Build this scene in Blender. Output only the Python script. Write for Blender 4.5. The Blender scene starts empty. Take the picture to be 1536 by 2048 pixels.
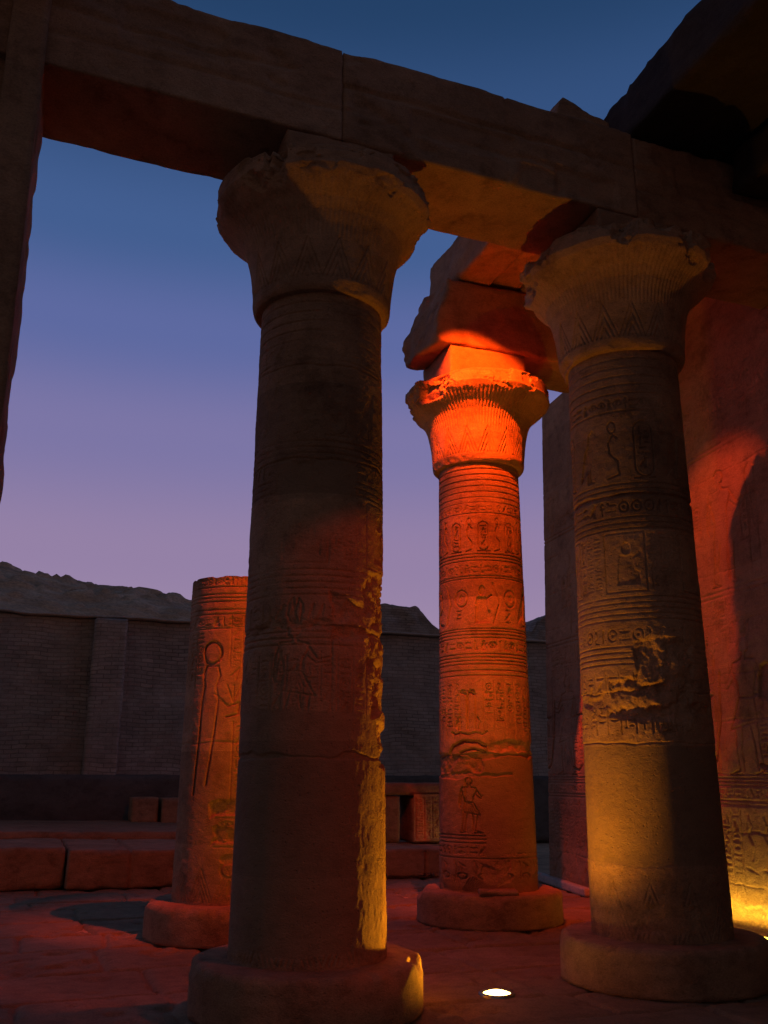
import bpy, math, random
import numpy as np
from mathutils import Vector, Matrix
R = math.radians
PI = math.pi
sc = bpy.context.scene
col = sc.collection

# ------------------------------------------------------------------ camera
# the frame of the place: x runs along the front colonnade, y away from it, origin under the near column
cam_d = bpy.data.cameras.new('camera')
cam = bpy.data.objects.new('camera', cam_d); col.objects.link(cam)
cam_d.sensor_fit = 'VERTICAL'; cam_d.sensor_height = 36.0
cam_d.lens = 36.0 * 1888.72 / 2048.0
cam_d.clip_start = .05; cam_d.clip_end = 3000
CAM = Vector((-2.0775, -7.1600, 1.6))
az = math.atan2(.348093, .937460)          # camera heading, clockwise from +y
pitch = .2722
m = Matrix.Rotation(-az, 4, 'Z') @ Matrix.Rotation(PI/2 + pitch, 4, 'X') @ Matrix.Rotation(.0029, 4, 'Z')
m.translation = CAM
cam.matrix_world = m
sc.camera = cam

# ------------------------------------------------------------------ sky at dusk
w = bpy.data.worlds.new('World'); sc.world = w; w.use_nodes = True
nt = w.node_tree; nt.nodes.clear()
def N(t, nt_=None, **kw):
    n = nt_.nodes.new(t)
    for k, v in kw.items(): setattr(n, k, v)
    return n
out = N('ShaderNodeOutputWorld', nt); bg = N('ShaderNodeBackground', nt)
tc = N('ShaderNodeTexCoord', nt); sep = N('ShaderNodeSeparateXYZ', nt)
nt.links.new(tc.outputs['Generated'], sep.inputs[0])
def ramp(nt_, stops, interp='LINEAR'):
    r = nt_.nodes.new('ShaderNodeValToRGB'); r.color_ramp.interpolation = interp
    e = r.color_ramp.elements
    while len(e) > 1: e.remove(e[-1])
    e[0].position = stops[0][0]; e[0].color = (*stops[0][1], 1)
    for p, c in stops[1:]:
        x = e.new(p); x.color = (*c, 1)
    return r
sky_a = ramp(nt, [(0, (.38, .275, .40)), (.10, (.36, .26, .40)), (.22, (.295, .218, .38)), (.335, (.20, .180, .378)),
                  (.435, (.110, .142, .352)), (.52, (.056, .112, .28)), (.61, (.034, .080, .205)), (.70, (.0175, .052, .135)), (1, (.008, .028, .07))], 'EASE')
sky_b = ramp(nt, [(0, (.16, .085, .06)), (.12, (.125, .075, .06)), (.3, (.065, .055, .06)), (.6, (.022, .035, .06)), (1, (.010, .030, .07))])
nt.links.new(sep.outputs['Z'], sky_a.inputs[0]); nt.links.new(sep.outputs['Z'], sky_b.inputs[0])
dotn = N('ShaderNodeVectorMath', nt, operation='DOT_PRODUCT'); dotn.inputs[1].default_value = (.348, .937, 0)
nt.links.new(tc.outputs['Generated'], dotn.inputs[0])
mr = N('ShaderNodeMapRange', nt); mr.interpolation_type = 'SMOOTHSTEP'
mr.inputs['From Min'].default_value = .15; mr.inputs['From Max'].default_value = -.75
nt.links.new(dotn.outputs['Value'], mr.inputs['Value'])
mix = N('ShaderNodeMix', nt, data_type='RGBA')
nt.links.new(mr.outputs[0], mix.inputs['Factor']); nt.links.new(sky_a.outputs[0], mix.inputs['A']); nt.links.new(sky_b.outputs[0], mix.inputs['B'])
nt.links.new(mix.outputs['Result'], bg.inputs['Color']); bg.inputs['Strength'].default_value = 1.0
nt.links.new(bg.outputs[0], out.inputs['Surface'])
vs = sc.view_settings; vs.view_transform = 'Standard'; vs.look = 'None'; vs.exposure = 0; vs.gamma = 1; vs.use_curve_mapping = False
sc.cycles.use_denoising = True
sc.cycles.max_bounces = 5; sc.cycles.diffuse_bounces = 3; sc.cycles.glossy_bounces = 1
sc.cycles.sample_clamp_indirect = 4

# ------------------------------------------------------------------ helpers
def tag(o, label=None, cat=None, group=None, kind=None):
    if label: o['label'] = label
    if cat: o['category'] = cat
    if group: o['group'] = group
    if kind: o['kind'] = kind
    return o
def empty(name, loc, label, cat, group=None, rz=0):
    o = bpy.data.objects.new(name, None); col.objects.link(o)
    o.location = loc; o.rotation_euler = (0, 0, rz); o.empty_display_size = .2
    return tag(o, label, cat, group)
def mesh_obj(name, V, F, mat, parent=None, smooth=True, loc=(0, 0, 0), rz=0):
    V = np.asarray(V, dtype=np.float32).reshape(-1, 3)
    me = bpy.data.meshes.new(name)
    if isinstance(F, np.ndarray):
        n = len(F); k = F.shape[1]
        me.vertices.add(len(V)); me.vertices.foreach_set('co', V.ravel())
        me.loops.add(n*k); me.loops.foreach_set('vertex_index', F.astype(np.int32).ravel())
        me.polygons.add(n); me.polygons.foreach_set('loop_start', np.arange(n, dtype=np.int32)*k)
        me.polygons.foreach_set('loop_total', np.full(n, k, dtype=np.int32))
    else:
        me.from_pydata(V.tolist(), [], F)
    me.update(calc_edges=True); me.validate()
    me.polygons.foreach_set('use_smooth', np.full(len(me.polygons), smooth, dtype=bool))
    me.materials.append(mat)
    o = bpy.data.objects.new(name, me); col.objects.link(o)
    o.location = loc; o.rotation_euler = (0, 0, rz)
    if parent: o.parent = parent
    return o
def grid_faces(nr, nc, wrap=False, off=0):
    r = np.arange(nr-1)[:, None]; c = np.arange(nc if wrap else nc-1)[None, :]
    c2 = (c+1) % nc
    a = r*nc+c; b = r*nc+c2; d = (r+1)*nc+c2; e = (r+1)*nc+c
    return np.stack([a, b, d, e], -1).reshape(-1, 4) + off
def hash3(i, j, k, seed):
    h = (i.astype(np.uint32)*np.uint32(374761393) + j.astype(np.uint32)*np.uint32(668265263) + k.astype(np.uint32)*np.uint32(2147483647 & 0x5bd1e995) + np.uint32(seed*7919+13))
    h = (h ^ (h >> np.uint32(13)))*np.uint32(1274126177)
    h = h ^ (h >> np.uint32(16))
    return (h & np.uint32(0xffff)).astype(np.float32)/65535.0
def noise3(P, seed=0):
    with np.errstate(over='ignore'):
        P = np.asarray(P, dtype=np.float64); fl = np.floor(P); f = P-fl; f = f*f*(3-2*f); I = fl.astype(np.int64)
        r = 0
        for a in (0, 1):
            for b in (0, 1):
                for c in (0, 1):
                    wgt = (f[..., 0] if a else 1-f[..., 0])*(f[..., 1] if b else 1-f[..., 1])*(f[..., 2] if c else 1-f[..., 2])
                    r = r + wgt*hash3(I[..., 0]+a, I[..., 1]+b, I[..., 2]+c, seed)
        return r
def fbm(P, seed=0, oct=4, gain=.5):
    a = 1.; s = 0; t = 0; P = np.asarray(P, dtype=np.float64)
    for o in range(oct):
        s = s + a*noise3(P*(2.03**o), seed+o*17); t += a; a *= gain
    return s/t
def sstep(a, b, x):
    t = np.clip((x-a)/(b-a), 0, 1); return t*t*(3-2*t)

# ------------------------------------------------------------------ materials
def stone_mat(name, c1, c2, c3, scale=1.0, bump=.6, fine=70, rough=.9, streak=0.0, coarse=9.):
    mt = bpy.data.materials.new(name); mt.use_nodes = True; t = mt.node_tree; t.nodes.clear()
    o = N('ShaderNodeOutputMaterial', t); b = N('ShaderNodeBsdfPrincipled', t); b.inputs['Roughness'].default_value = rough
    b.inputs['Specular IOR Level'].default_value = .2
    t.links.new(b.outputs[0], o.inputs[0])
    tcn = N('ShaderNodeTexCoord', t)
    mp = N('ShaderNodeMapping', t); mp.inputs['Scale'].default_value = (scale, scale, scale*1.7)
    t.links.new(tcn.outputs['Object'], mp.inputs[0])
    n1 = N('ShaderNodeTexNoise', t); n1.inputs['Scale'].default_value = 1.1; n1.inputs['Detail'].default_value = 8; n1.inputs['Roughness'].default_value = .62
    n2 = N('ShaderNodeTexNoise', t); n2.inputs['Scale'].default_value = coarse; n2.inputs['Detail'].default_value = 7; n2.inputs['Roughness'].default_value = .7
    n3 = N('ShaderNodeTexNoise', t); n3.inputs['Scale'].default_value = fine; n3.inputs['Detail'].default_value = 4; n3.inputs['Roughness'].default_value = .7
    for n in (n1, n2, n3): t.links.new(mp.outputs[0], n.inputs['Vector'])
    r1 = ramp(t, [(.3, c1), (.5, c2), (.72, c3)]); t.links.new(n1.outputs['Fac'], r1.inputs[0])
    r2 = ramp(t, [(.28, (.74, .73, .72)), (.5, (1, 1, 1)), (.75, (1.14, 1.13, 1.1))]); t.links.new(n2.outputs['Fac'], r2.inputs[0])
    mm = N('ShaderNodeMix', t, data_type='RGBA', blend_type='MULTIPLY'); mm.inputs['Factor'].default_value = 1
    t.links.new(r1.outputs[0], mm.inputs['A']); t.links.new(r2.outputs[0], mm.inputs['B'])
    r3 = ramp(t, [(.3, (.72, .72, .72)), (.62, (1.1, 1.1, 1.1))]); t.links.new(n3.outputs['Fac'], r3.inputs[0])
    m2 = N('ShaderNodeMix', t, data_type='RGBA', blend_type='MULTIPLY'); m2.inputs['Factor'].default_value = 1
    t.links.new(mm.outputs['Result'], m2.inputs['A']); t.links.new(r3.outputs[0], m2.inputs['B'])
    t.links.new(m2.outputs['Result'], b.inputs['Base Color'])
    ad = N('ShaderNodeMath', t, operation='MULTIPLY_ADD'); ad.inputs[1].default_value = 2.2
    t.links.new(n2.outputs['Fac'], ad.inputs[0]); t.links.new(n3.outputs['Fac'], ad.inputs[2])
    bp = N('ShaderNodeBump', t); bp.inputs['Strength'].default_value = bump; bp.inputs['Distance'].default_value = .016
    t.links.new(ad.outputs[0], bp.inputs['Height']); t.links.new(bp.outputs[0], b.inputs['Normal'])
    return mt
SAND = stone_mat('sandstone', (.31, .165, .088), (.40, .222, .120), (.47, .275, .155), 1.0)
def weather(mt, course=.92, tint=.22, pit=.6):
    """courses of slightly different stone, and pitting"""
    t = mt.node_tree; b = [n for n in t.nodes if n.type == 'BSDF_PRINCIPLED'][0]; bp = [n for n in t.nodes if n.type == 'BUMP'][0]; tcn = [n for n in t.nodes if n.type == 'TEX_COORD'][0]
    sp = N('ShaderNodeSeparateXYZ', t); t.links.new(tcn.outputs['Object'], sp.inputs[0])
    dv = N('ShaderNodeMath', t, operation='DIVIDE'); dv.inputs[1].default_value = course; t.links.new(sp.outputs['Z'], dv.inputs[0])
    fl = N('ShaderNodeMath', t, operation='FLOOR'); t.links.new(dv.outputs[0], fl.inputs[0])
    wn = N('ShaderNodeTexWhiteNoise', t, noise_dimensions='1D'); t.links.new(fl.outputs[0], wn.inputs['W'])
    mr_ = N('ShaderNodeMapRange', t); mr_.inputs['To Min'].default_value = 1-tint; mr_.inputs['To Max'].default_value = 1+tint; t.links.new(wn.outputs['Value'], mr_.inputs['Value'])
    big = N('ShaderNodeTexNoise', t); big.inputs['Scale'].default_value = 2.6; big.inputs['Detail'].default_value = 9; big.inputs['Roughness'].default_value = .72; t.links.new(tcn.outputs['Object'], big.inputs['Vector'])
    rb = ramp(t, [(.33, (.66, .64, .62)), (.47, (1, 1, 1)), (.60, (1.06, 1.06, 1.06)), (.70, (1.28, 1.24, 1.18))]); t.links.new(big.outputs['Fac'], rb.inputs[0])
    src = b.inputs['Base Color'].links[0].from_socket
    m1 = N('ShaderNodeMix', t, data_type='RGBA', blend_type='MULTIPLY'); m1.inputs['Factor'].default_value = 1; t.links.new(src, m1.inputs['A']); t.links.new(rb.outputs[0], m1.inputs['B'])
    m2 = N('ShaderNodeMix', t, data_type='RGBA', blend_type='MULTIPLY'); m2.inputs['Factor'].default_value = 1; t.links.new(m1.outputs['Result'], m2.inputs['A']); t.links.new(mr_.outputs[0], m2.inputs['B'])
    at = N('ShaderNodeAttribute', t); at.attribute_name = 'repair'
    m3 = N('ShaderNodeMix', t, data_type='RGBA'); m3.inputs['B'].default_value = (.30, .185, .105, 1)
    fac = N('ShaderNodeMath', t, operation='MULTIPLY'); fac.inputs[1].default_value = .5; t.links.new(at.outputs['Fac'], fac.inputs[0]); t.links.new(fac.outputs[0], m3.inputs['Factor'])
    t.links.new(m2.outputs['Result'], m3.inputs['A']); t.links.new(m3.outputs['Result'], b.inputs['Base Color'])
    vo = N('ShaderNodeTexVoronoi', t); vo.inputs['Scale'].default_value = 24; t.links.new(tcn.outputs['Object'], vo.inputs['Vector'])
    pr_ = ramp(t, [(.06, (0, 0, 0)), (.22, (1, 1, 1))]); t.links.new(vo.outputs['Distance'], pr_.inputs[0])
    b2 = N('ShaderNodeBump', t); b2.inputs['Strength'].default_value = pit; b2.inputs['Distance'].default_value = .010
    t.links.new(pr_.outputs[0], b2.inputs['Height']); t.links.new(bp.outputs[0], b2.inputs['Normal']); t.links.new(b2.outputs[0], b.inputs['Normal'])
weather(SAND)
SAND_BEAM = stone_mat('sandstone_beam', (.28, .15, .082), (.38, .21, .118), (.45, .265, .155), .9, bump=.4, coarse=6)
SAND_WALL = stone_mat('sandstone_wall', (.31, .165, .088), (.39, .22, .118), (.46, .27, .15), .8)
weather(SAND_BEAM, 50, 0, .5); weather(SAND_WALL, .56, .10, .5)
SHADE_STONE = stone_mat('shade_painted_stone', (.032, .024, .018), (.048, .035, .026), (.075, .055, .04), .9)  # near-black base colour paints in the shade under the roof
PAVE = stone_mat('paving_stone', (.24, .145, .08), (.32, .20, .11), (.40, .255, .15), .9, bump=.5)
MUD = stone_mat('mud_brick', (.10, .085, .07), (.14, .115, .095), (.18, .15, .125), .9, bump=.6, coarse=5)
HILL = stone_mat('desert_rock', (.46, .27, .15), (.60, .355, .20), (.74, .49, .30), .30, bump=.8, fine=16, coarse=4)
PALE = stone_mat('pale_limestone', (.46, .36, .28), (.54, .44, .35), (.6, .5, .41), 1.2, bump=.2)
def plain_mat(name, c, rough=.5, metal=0.):
    mt = bpy.data.materials.new(name); mt.use_nodes = True; t = mt.node_tree
    b = t.nodes['Principled BSDF']; b.inputs['Roughness'].default_value = rough; b.inputs['Metallic'].default_value = metal
    n = N('ShaderNodeTexNoise', t); n.inputs['Scale'].default_value = 40
    r = ramp(t, [(.3, tuple(x*.8 for x in c)), (.7, tuple(min(1, x*1.15) for x in c))])
    t.links.new(n.outputs['Fac'], r.inputs[0]); t.links.new(r.outputs[0], b.inputs['Base Color'])
    return mt
DARK_METAL = plain_mat('dark_metal', (.03, .03, .032), .45, .6)
STEEL = plain_mat('brushed_steel', (.35, .34, .32), .35, .9)
def emit_mat(name, c, s):
    mt = bpy.data.materials.new(name); mt.use_nodes = True; t = mt.node_tree; t.nodes.clear()
    o = N('ShaderNodeOutputMaterial', t); e = N('ShaderNodeEmission', t); e.inputs[0].default_value = (*c, 1); e.inputs[1].default_value = s
    t.links.new(e.outputs[0], o.inputs[0]); return mt

# brick wall: courses of sun-dried brick
def brick_mat():
    mt = stone_mat('mud_brick_courses', (.40, .305, .24), (.49, .38, .30), (.57, .45, .36), .7, bump=.5, coarse=4)
    t = mt.node_tree; b = [n for n in t.nodes if n.type == 'BSDF_PRINCIPLED'][0]; bp = [n for n in t.nodes if n.type == 'BUMP'][0]
    tcn = [n for n in t.nodes if n.type == 'TEX_COORD'][0]
    sp = N('ShaderNodeSeparateXYZ', t); cb = N('ShaderNodeCombineXYZ', t)
    wn = N('ShaderNodeTexNoise', t); wn.inputs['Scale'].default_value = .55; wn.inputs['Detail'].default_value = 3
    t.links.new(tcn.outputs['Object'], sp.inputs[0]); t.links.new(tcn.outputs['Object'], wn.inputs['Vector'])
    ma = N('ShaderNodeMath', t, operation='MULTIPLY_ADD'); ma.inputs[1].default_value = .3
    t.links.new(wn.outputs['Fac'], ma.inputs[0]); t.links.new(sp.outputs['Z'], ma.inputs[2])
    su = N('ShaderNodeMath', t, operation='ADD'); t.links.new(sp.outputs['X'], su.inputs[0]); t.links.new(sp.outputs['Y'], su.inputs[1])
    t.links.new(su.outputs[0], cb.inputs[0]); t.links.new(ma.outputs[0], cb.inputs[1])
    br = N('ShaderNodeTexBrick', t); br.inputs['Scale'].default_value = 1; br.inputs['Brick Width'].default_value = .30; br.inputs['Row Height'].default_value = .092
    br.inputs['Mortar Size'].default_value = .012; br.inputs['Mortar Smooth'].default_value = .3
    br.inputs['Color1'].default_value = (1, 1, 1, 1); br.inputs['Color2'].default_value = (.72, .72, .72, 1); br.inputs['Mortar'].default_value = (.5, .48, .46, 1)
    t.links.new(cb.outputs[0], br.inputs['Vector'])
    src = b.inputs['Base Color'].links[0].from_socket
    mx = N('ShaderNodeMix', t, data_type='RGBA', blend_type='MULTIPLY')
    er = N('ShaderNodeTexNoise', t); er.inputs['Scale'].default_value = .9; er.inputs['Detail'].default_value = 6; t.links.new(tcn.outputs['Object'], er.inputs['Vector'])
    err = ramp(t, [(.36, (.4, .4, .4)), (.62, (1, 1, 1))]); t.links.new(er.outputs['Fac'], err.inputs[0]); t.links.new(err.outputs[0], mx.inputs['Factor'])
    t.links.new(src, mx.inputs['A']); t.links.new(br.outputs['Color'], mx.inputs['B']); t.links.new(mx.outputs['Result'], b.inputs['Base Color'])
    b2 = N('ShaderNodeBump', t); b2.inputs['Strength'].default_value = .8; b2.inputs['Distance'].default_value = .03; b2.invert = True
    b2.inputs['Strength'].default_value = .5; t.links.new(br.outputs['Fac'], b2.inputs['Height']); t.links.new(bp.outputs[0], b2.inputs['Normal']); t.links.new(b2.outputs[0], b.inputs['Normal'])
    return mt
BRICK = brick_mat()

# ------------------------------------------------------------------ rough stone blocks
def rough_box(x0, x1, y0, y1, z0, z1, res=.05, amp=.008, chip=.05, seed=0, warp=None, grooves=(), big=0.0):
    nx = max(2, int(round((x1-x0)/res))); ny = max(2, int(round((y1-y0)/res))); nz = max(2, int(round((z1-z0)/res)))
    keys = []; faces = []; base = 0
    def face(a, b, fn, flip):
        nonlocal base
        A_, B_ = np.meshgrid(np.arange(a+1), np.arange(b+1), indexing='ij')
        keys.append(fn(A_.ravel(), B_.ravel()))
        f = grid_faces(a+1, b+1, off=base)
        faces.append(f[:, ::-1] if flip else f); base += (a+1)*(b+1)
    fu = lambda v, n: np.full_like(n, v)
    face(nx, ny, lambda i, j: np.stack([i, j, fu(0, i)], 1), False)
    face(nx, ny, lambda i, j: np.stack([i, j, fu(nz, i)], 1), True)
    face(nx, nz, lambda i, k: np.stack([i, fu(0, i), k], 1), True)
    face(nx, nz, lambda i, k: np.stack([i, fu(ny, i), k], 1), False)
    face(ny, nz, lambda j, k: np.stack([fu(0, j), j, k], 1), False)
    face(ny, nz, lambda j, k: np.stack([fu(nx, j), j, k], 1), True)
    K = np.concatenate(keys); F = np.concatenate(faces)
    code = (K[:, 0]*(ny+1)+K[:, 1])*(nz+1)+K[:, 2]
    u, idx, inv = np.unique(code, return_index=True, return_inverse=True)
    K = K[idx]; F = inv[F][:, ::-1]
    P = np.stack([x0+(x1-x0)*K[:, 0]/nx, y0+(y1-y0)*K[:, 1]/ny, z0+(z1-z0)*K[:, 2]/nz], 1)
    D = np.stack([P[:, 0]-x0, x1-P[:, 0], P[:, 1]-y0, y1-P[:, 1], P[:, 2]-z0, z1-P[:, 2]], 1)
    G = np.stack([np.sign(D[:, 0]-D[:, 1])*-1*0+1, 0*D[:, 0]+1, 0*D[:, 0]+1], 1)
    # pull worn edges inwards
    dx = np.minimum(D[:, 0], D[:, 1]); dy = np.minimum(D[:, 2], D[:, 3]); dz = np.minimum(D[:, 4], D[:, 5])
    srt = np.sort(np.stack([dx, dy, dz], 1), 1); edge = srt[:, 1]
    nn = fbm(P*2.3+seed*3.1, seed, 4); n2 = fbm(P*7.+seed, seed+5, 3)
    c = chip*(.16+3.6*np.clip(nn-.5, 0, 1)+2.0*np.clip(n2-.55, 0, 1))
    pull = np.clip(c-edge, 0, None)
    cen = np.array([(x0+x1)/2, (y0+y1)/2, (z0+z1)/2])
    for ax, dd in ((0, dx), (1, dy), (2, dz)):
        sgn = np.sign(cen[ax]-P[:, ax]); near = np.clip(1-dd/np.maximum(c, 1e-4), 0, 1)
        P[:, ax] += sgn*pull*.55*near
    nv = np.stack([fbm(P*4.+11, seed+1, 4), fbm(P*4.+37, seed+2, 4), fbm(P*4.+71, seed+3, 4)], 1)-.5
    P += nv*amp*2.6
    if big:
        nb = np.stack([fbm(P*.9+11, seed+7, 3), fbm(P*.9+37, seed+8, 3), fbm(P*.9+71, seed+9, 3)], 1)-.5
        P += nb*big*2
    for ax, pos, wd, dep in grooves:
        other = 1 if ax == 0 else 0
        wob = (fbm(np.stack([P[:, 2]*5, P[:, 1]*5, 0*P[:, 0]], 1), seed+31, 3)-.5)*.05
        g = np.clip(1-np.abs(P[:, ax]-pos-wob)/wd, 0, 1)
        fr = (np.abs(K[:, other]*1.0-0) < .5) | (np.abs(K[:, 2]-nz) < .5)*0
        P[:, other] += np.where(K[:, other] == 0, g*dep, 0)
        P[:, 2] -= np.where(K[:, 2] == nz, g*dep, 0)
    if warp is not None: P = warp(P)
    return P, F
def block(name, box, mat, parent=None, label=None, cat=None, group=None, kind=None, **kw):
    V, F = rough_box(*box, **kw)
    c = np.array([(box[0]+box[1])/2, (box[2]+box[3])/2, box[4]])
    o = mesh_obj(name, V-c if parent is None else V, F, mat, parent, loc=tuple(c) if parent is None else (0, 0, 0))
    return tag(o, label, cat, group, kind)

# ------------------------------------------------------------------ carving: a sheet of sunk relief, height in metres
class Sheet:
    def __init__(s, W, H, px=.006):
        s.px = px; s.nx = int(W/px)+1; s.ny = int(H/px)+1; s.W, s.Hh = W, H
        s.h = np.zeros((s.ny, s.nx), dtype=np.float32); s.rep = np.zeros((s.ny, s.nx), dtype=np.float32)
    def box(s, x0, x1, y0, y1):
        i0 = max(0, int(x0/s.px)); i1 = min(s.nx, int(x1/s.px)+2); j0 = max(0, int(y0/s.px)); j1 = min(s.ny, int(y1/s.px)+2)
        if i1 <= i0 or j1 <= j0: return None
        X = (np.arange(i0, i1)*s.px)[None, :]; Y = (np.arange(j0, j1)*s.px)[:, None]
        return slice(j0, j1), slice(i0, i1), X, Y
    def stroke(s, pts, wd=.008, d=.006):
        r = wd/2+s.px
        for (xa, ya), (xb, yb) in zip(pts[:-1], pts[1:]):
            q = s.box(min(xa, xb)-r, max(xa, xb)+r, min(ya, yb)-r, max(ya, yb)+r)
            if q is None: continue
            a, b, X, Y = q; dx, dy = xb-xa, yb-ya; L = dx*dx+dy*dy+1e-12
            t = np.clip(((X-xa)*dx+(Y-ya)*dy)/L, 0, 1)
            dist = np.hypot(X-xa-t*dx, Y-ya-t*dy)
            s.h[a, b] = np.minimum(s.h[a, b], -d*np.clip((wd/2+s.px*.6-dist)/(s.px*1.1), 0, 1))
    def poly(s, pts, d=.006, round_=0):
        P = np.array(pts); q = s.box(P[:, 0].min(), P[:, 0].max(), P[:, 1].min(), P[:, 1].max())
        if q is None: return
        a, b, X, Y = q; ins = np.zeros((Y.shape[0], X.shape[1]), bool)
        for (xa, ya), (xb, yb) in zip(P, np.roll(P, -1, 0)):
            if ya == yb: continue
            cr = ((ya > Y) != (yb > Y)) & (X < (xb-xa)*(Y-ya)/(yb-ya)+xa); ins ^= cr
        s.h[a, b] = np.where(ins, np.minimum(s.h[a, b], -d), s.h[a, b])
    def disc(s, x, y, rx, ry=None, d=.006, ring=None):
        ry = ry or rx
        q = s.box(x-rx-.02, x+rx+.02, y-ry-.02, y+ry+.02)
        if q is None: return
        a, b, X, Y = q; k = np.hypot((X-x)/rx, (Y-y)/ry)
        if ring: mk = np.clip((ring/2+s.px*.6-np.abs(k-1)*min(rx, ry))/(s.px*1.1), 0, 1)
        else: mk = np.clip((1-k)*min(rx, ry)/s.px+.5, 0, 1)
        s.h[a, b] = np.minimum(s.h[a, b], -d*mk)
    def hline(s, y, wd=.01, d=.007, x0=0, x1=None): s.stroke([(x0, y), (s.W if x1 is None else x1, y)], wd, d)
    def clear(s, x0, x1, y0, y1, val=0.0):
        q = s.box(x0, x1, y0, y1)
        if q: s.h[q[0], q[1]] = val
def glyph(S, x, y, w, h, k, d=.006):
    """one sign inside the box with lower left corner x, y"""
    p = lambda pts: [(x+a*w, y+b*h) for a, b in pts]
    t = max(.008, .11*min(w, h))
    if k == 0: S.stroke(p([(0, .5), (.12, .75), (.25, .35), (.38, .75), (.5, .35), (.62, .75), (.75, .35), (.88, .75), (1, .5)]), t, d)
    elif k == 1: S.poly(p([(.4, 0), (.55, 0), (.6, .3), (.75, .7), (.6, 1), (.42, .8), (.38, .35)]), d)
    elif k == 2: S.disc(x+.5*w, y+.5*h, .4*w, .4*h, d, ring=t*.8); S.disc(x+.5*w, y+.5*h, .12*w, .12*h, d)
    elif k == 3: S.poly(p([(0, .5), (.25, .7), (.5, .76), (.75, .7), (1, .5), (.75, .32), (.5, .26), (.25, .32)]), d)
    elif k == 4:
        S.disc(x+.5*w, y+.78*h, .2*w, .2*h, d, ring=t*.8); S.stroke(p([(.5, .58), (.5, 0)]), t, d); S.stroke(p([(.15, .52), (.85, .52)]), t, d)
    elif k == 5:
        S.poly(p([(.1, .3), (.3, .62), (.45, .7), (.52, .92), (.72, 1), (.95, .86), (.75, .8), (.72, .6), (.62, .3), (.35, .18), (0, .02)]), d)
        S.stroke(p([(.45, .25), (.45, 0), (.6, 0)]), t*.7, d); S.stroke(p([(.58, .27), (.58, 0), (.72, 0)]), t*.7, d)
    elif k == 6: S.poly(p([(0, .6), (1, .6), (.88, .32), (.65, .18), (.35, .18), (.12, .32)]), d)
    elif k == 7: S.poly(p([(.1, .3), (.9, .3), (.85, .52), (.68, .7), (.32, .7), (.15, .52)]), d)
    elif k == 8: S.poly(p([(.15, .15), (.85, .15), (.85, .85), (.15, .85)]), d)
    elif k == 9:
        S.disc(x+.55*w, y+.84*h, .15*w, .14*h, d); S.poly(p([(.3, .68), (.75, .68), (.8, .35), (.95, .3), (.95, 0), (.2, 0), (.25, .4)]), d)
        S.stroke(p([(.7, .6), (1, .72)]), t*.7, d)
    elif k == 10:
        for a in (.2, .5, .8): S.stroke(p([(a, .1), (a, .8)]), t, d)
    elif k == 11: S.stroke(p([(.05, .75), (.2, .85), (.25, .5), (.45, .35), (.7, .45), (.95, .3)]), t, d); S.stroke(p([(.1, .85), (.08, 1)]), t*.7, d)
    elif k == 12:
        S.stroke(p([(.5, 0), (.5, 1)]), t, d)
        for b in (.62, .74, .86): S.stroke(p([(.2, b), (.8, b)]), t*.8, d)
    elif k == 13: S.stroke(p([(.25, .85), (.7, .95), (.55, .8), (.55, 0), (.4, 0)]), t, d); S.stroke(p([(.55, 0), (.68, -.02)]), t*.7, d)
    elif k == 14: S.stroke(p([(0, .35), (.75, .35), (.95, .5)]), t, d); S.stroke(p([(0, .35), (.05, .6)]), t*.8, d); S.stroke(p([(.75, .35), (1, .3)]), t*.7, d)
    elif k == 15: S.poly(p([(.3, 1), (.5, 1), (.5, .3), (.95, .18), (.95, 0), (.3, 0)]), d)
    elif k == 16:
        S.disc(x+.5*w, y+.5*h, .45*w, .22*h, d, ring=t*.7); S.disc(x+.5*w, y+.5*h, .14*w, .14*h, d)
        S.stroke(p([(.2, .75), (.5, .85), (.9, .75)]), t*.6, d)
    elif k == 17: S.stroke(p([(.8, 0), (.35, .05), (.3, .3), (.65, .45), (.6, .8), (.4, .95), (.3, .8)]), t, d)
    elif k == 18: S.poly(p([(0, .42), (1, .42), (1, .58), (0, .58)]), d)
    elif k == 19:
        for a in range(5):
            th = a*2*PI/5+PI/2; S.stroke([(x+.5*w, y+.5*h), (x+.5*w+.45*w*math.cos(th), y+.5*h+.45*h*math.sin(th))], t*.7, d)
FLAT = (0, 3, 6, 7, 11, 14, 18, 16); TALL = (1, 4, 12, 13, 17, 9, 5, 15)
def text_column(S, x, y0, y1, w, rnd, d=.006):
    y = y1
    while y > y0+w*.3:
        if rnd.random() < .5:
            h = w*.42; y -= h*1.12
            if y < y0: break
            glyph(S, x+.06*w, y, w*.88, h, rnd.choice(FLAT), d)
        elif rnd.random() < .5:
            h = w*.8; y -= h*1.1
            if y < y0: break
            glyph(S, x+.02*w, y, w*.46, h, rnd.choice(TALL), d); glyph(S, x+.52*w, y, w*.46, h*.5, rnd.choice((2, 7, 8, 10, 19)), d); glyph(S, x+.52*w, y+h*.52, w*.46, h*.46, rnd.choice(FLAT), d)
        else:
            h = w*.9; y -= h*1.1
            if y < y0: break
            glyph(S, x+.08*w, y, w*.84, h, rnd.choice((5, 5, 9, 2, 4, 17)), d)
def text_band(S, y0, y1, x0, x1, rnd, d=.006):
    h = y1-y0; x = x0
    while x < x1-h*.3:
        r = rnd.random()
        if r < .4:
            glyph(S, x, y0, h*.5, h, rnd.choice(TALL), d); x += h*.6
        elif r < .7:
            glyph(S, x, y0+h*.52, h*.8, h*.46, rnd.choice(FLAT), d); glyph(S, x, y0, h*.8, h*.46, rnd.choice(FLAT), d); x += h*.92
        else:
            glyph(S, x, y0, h*.85, h, rnd.choice((5, 9, 2, 16)), d); x += h*.95
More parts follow.
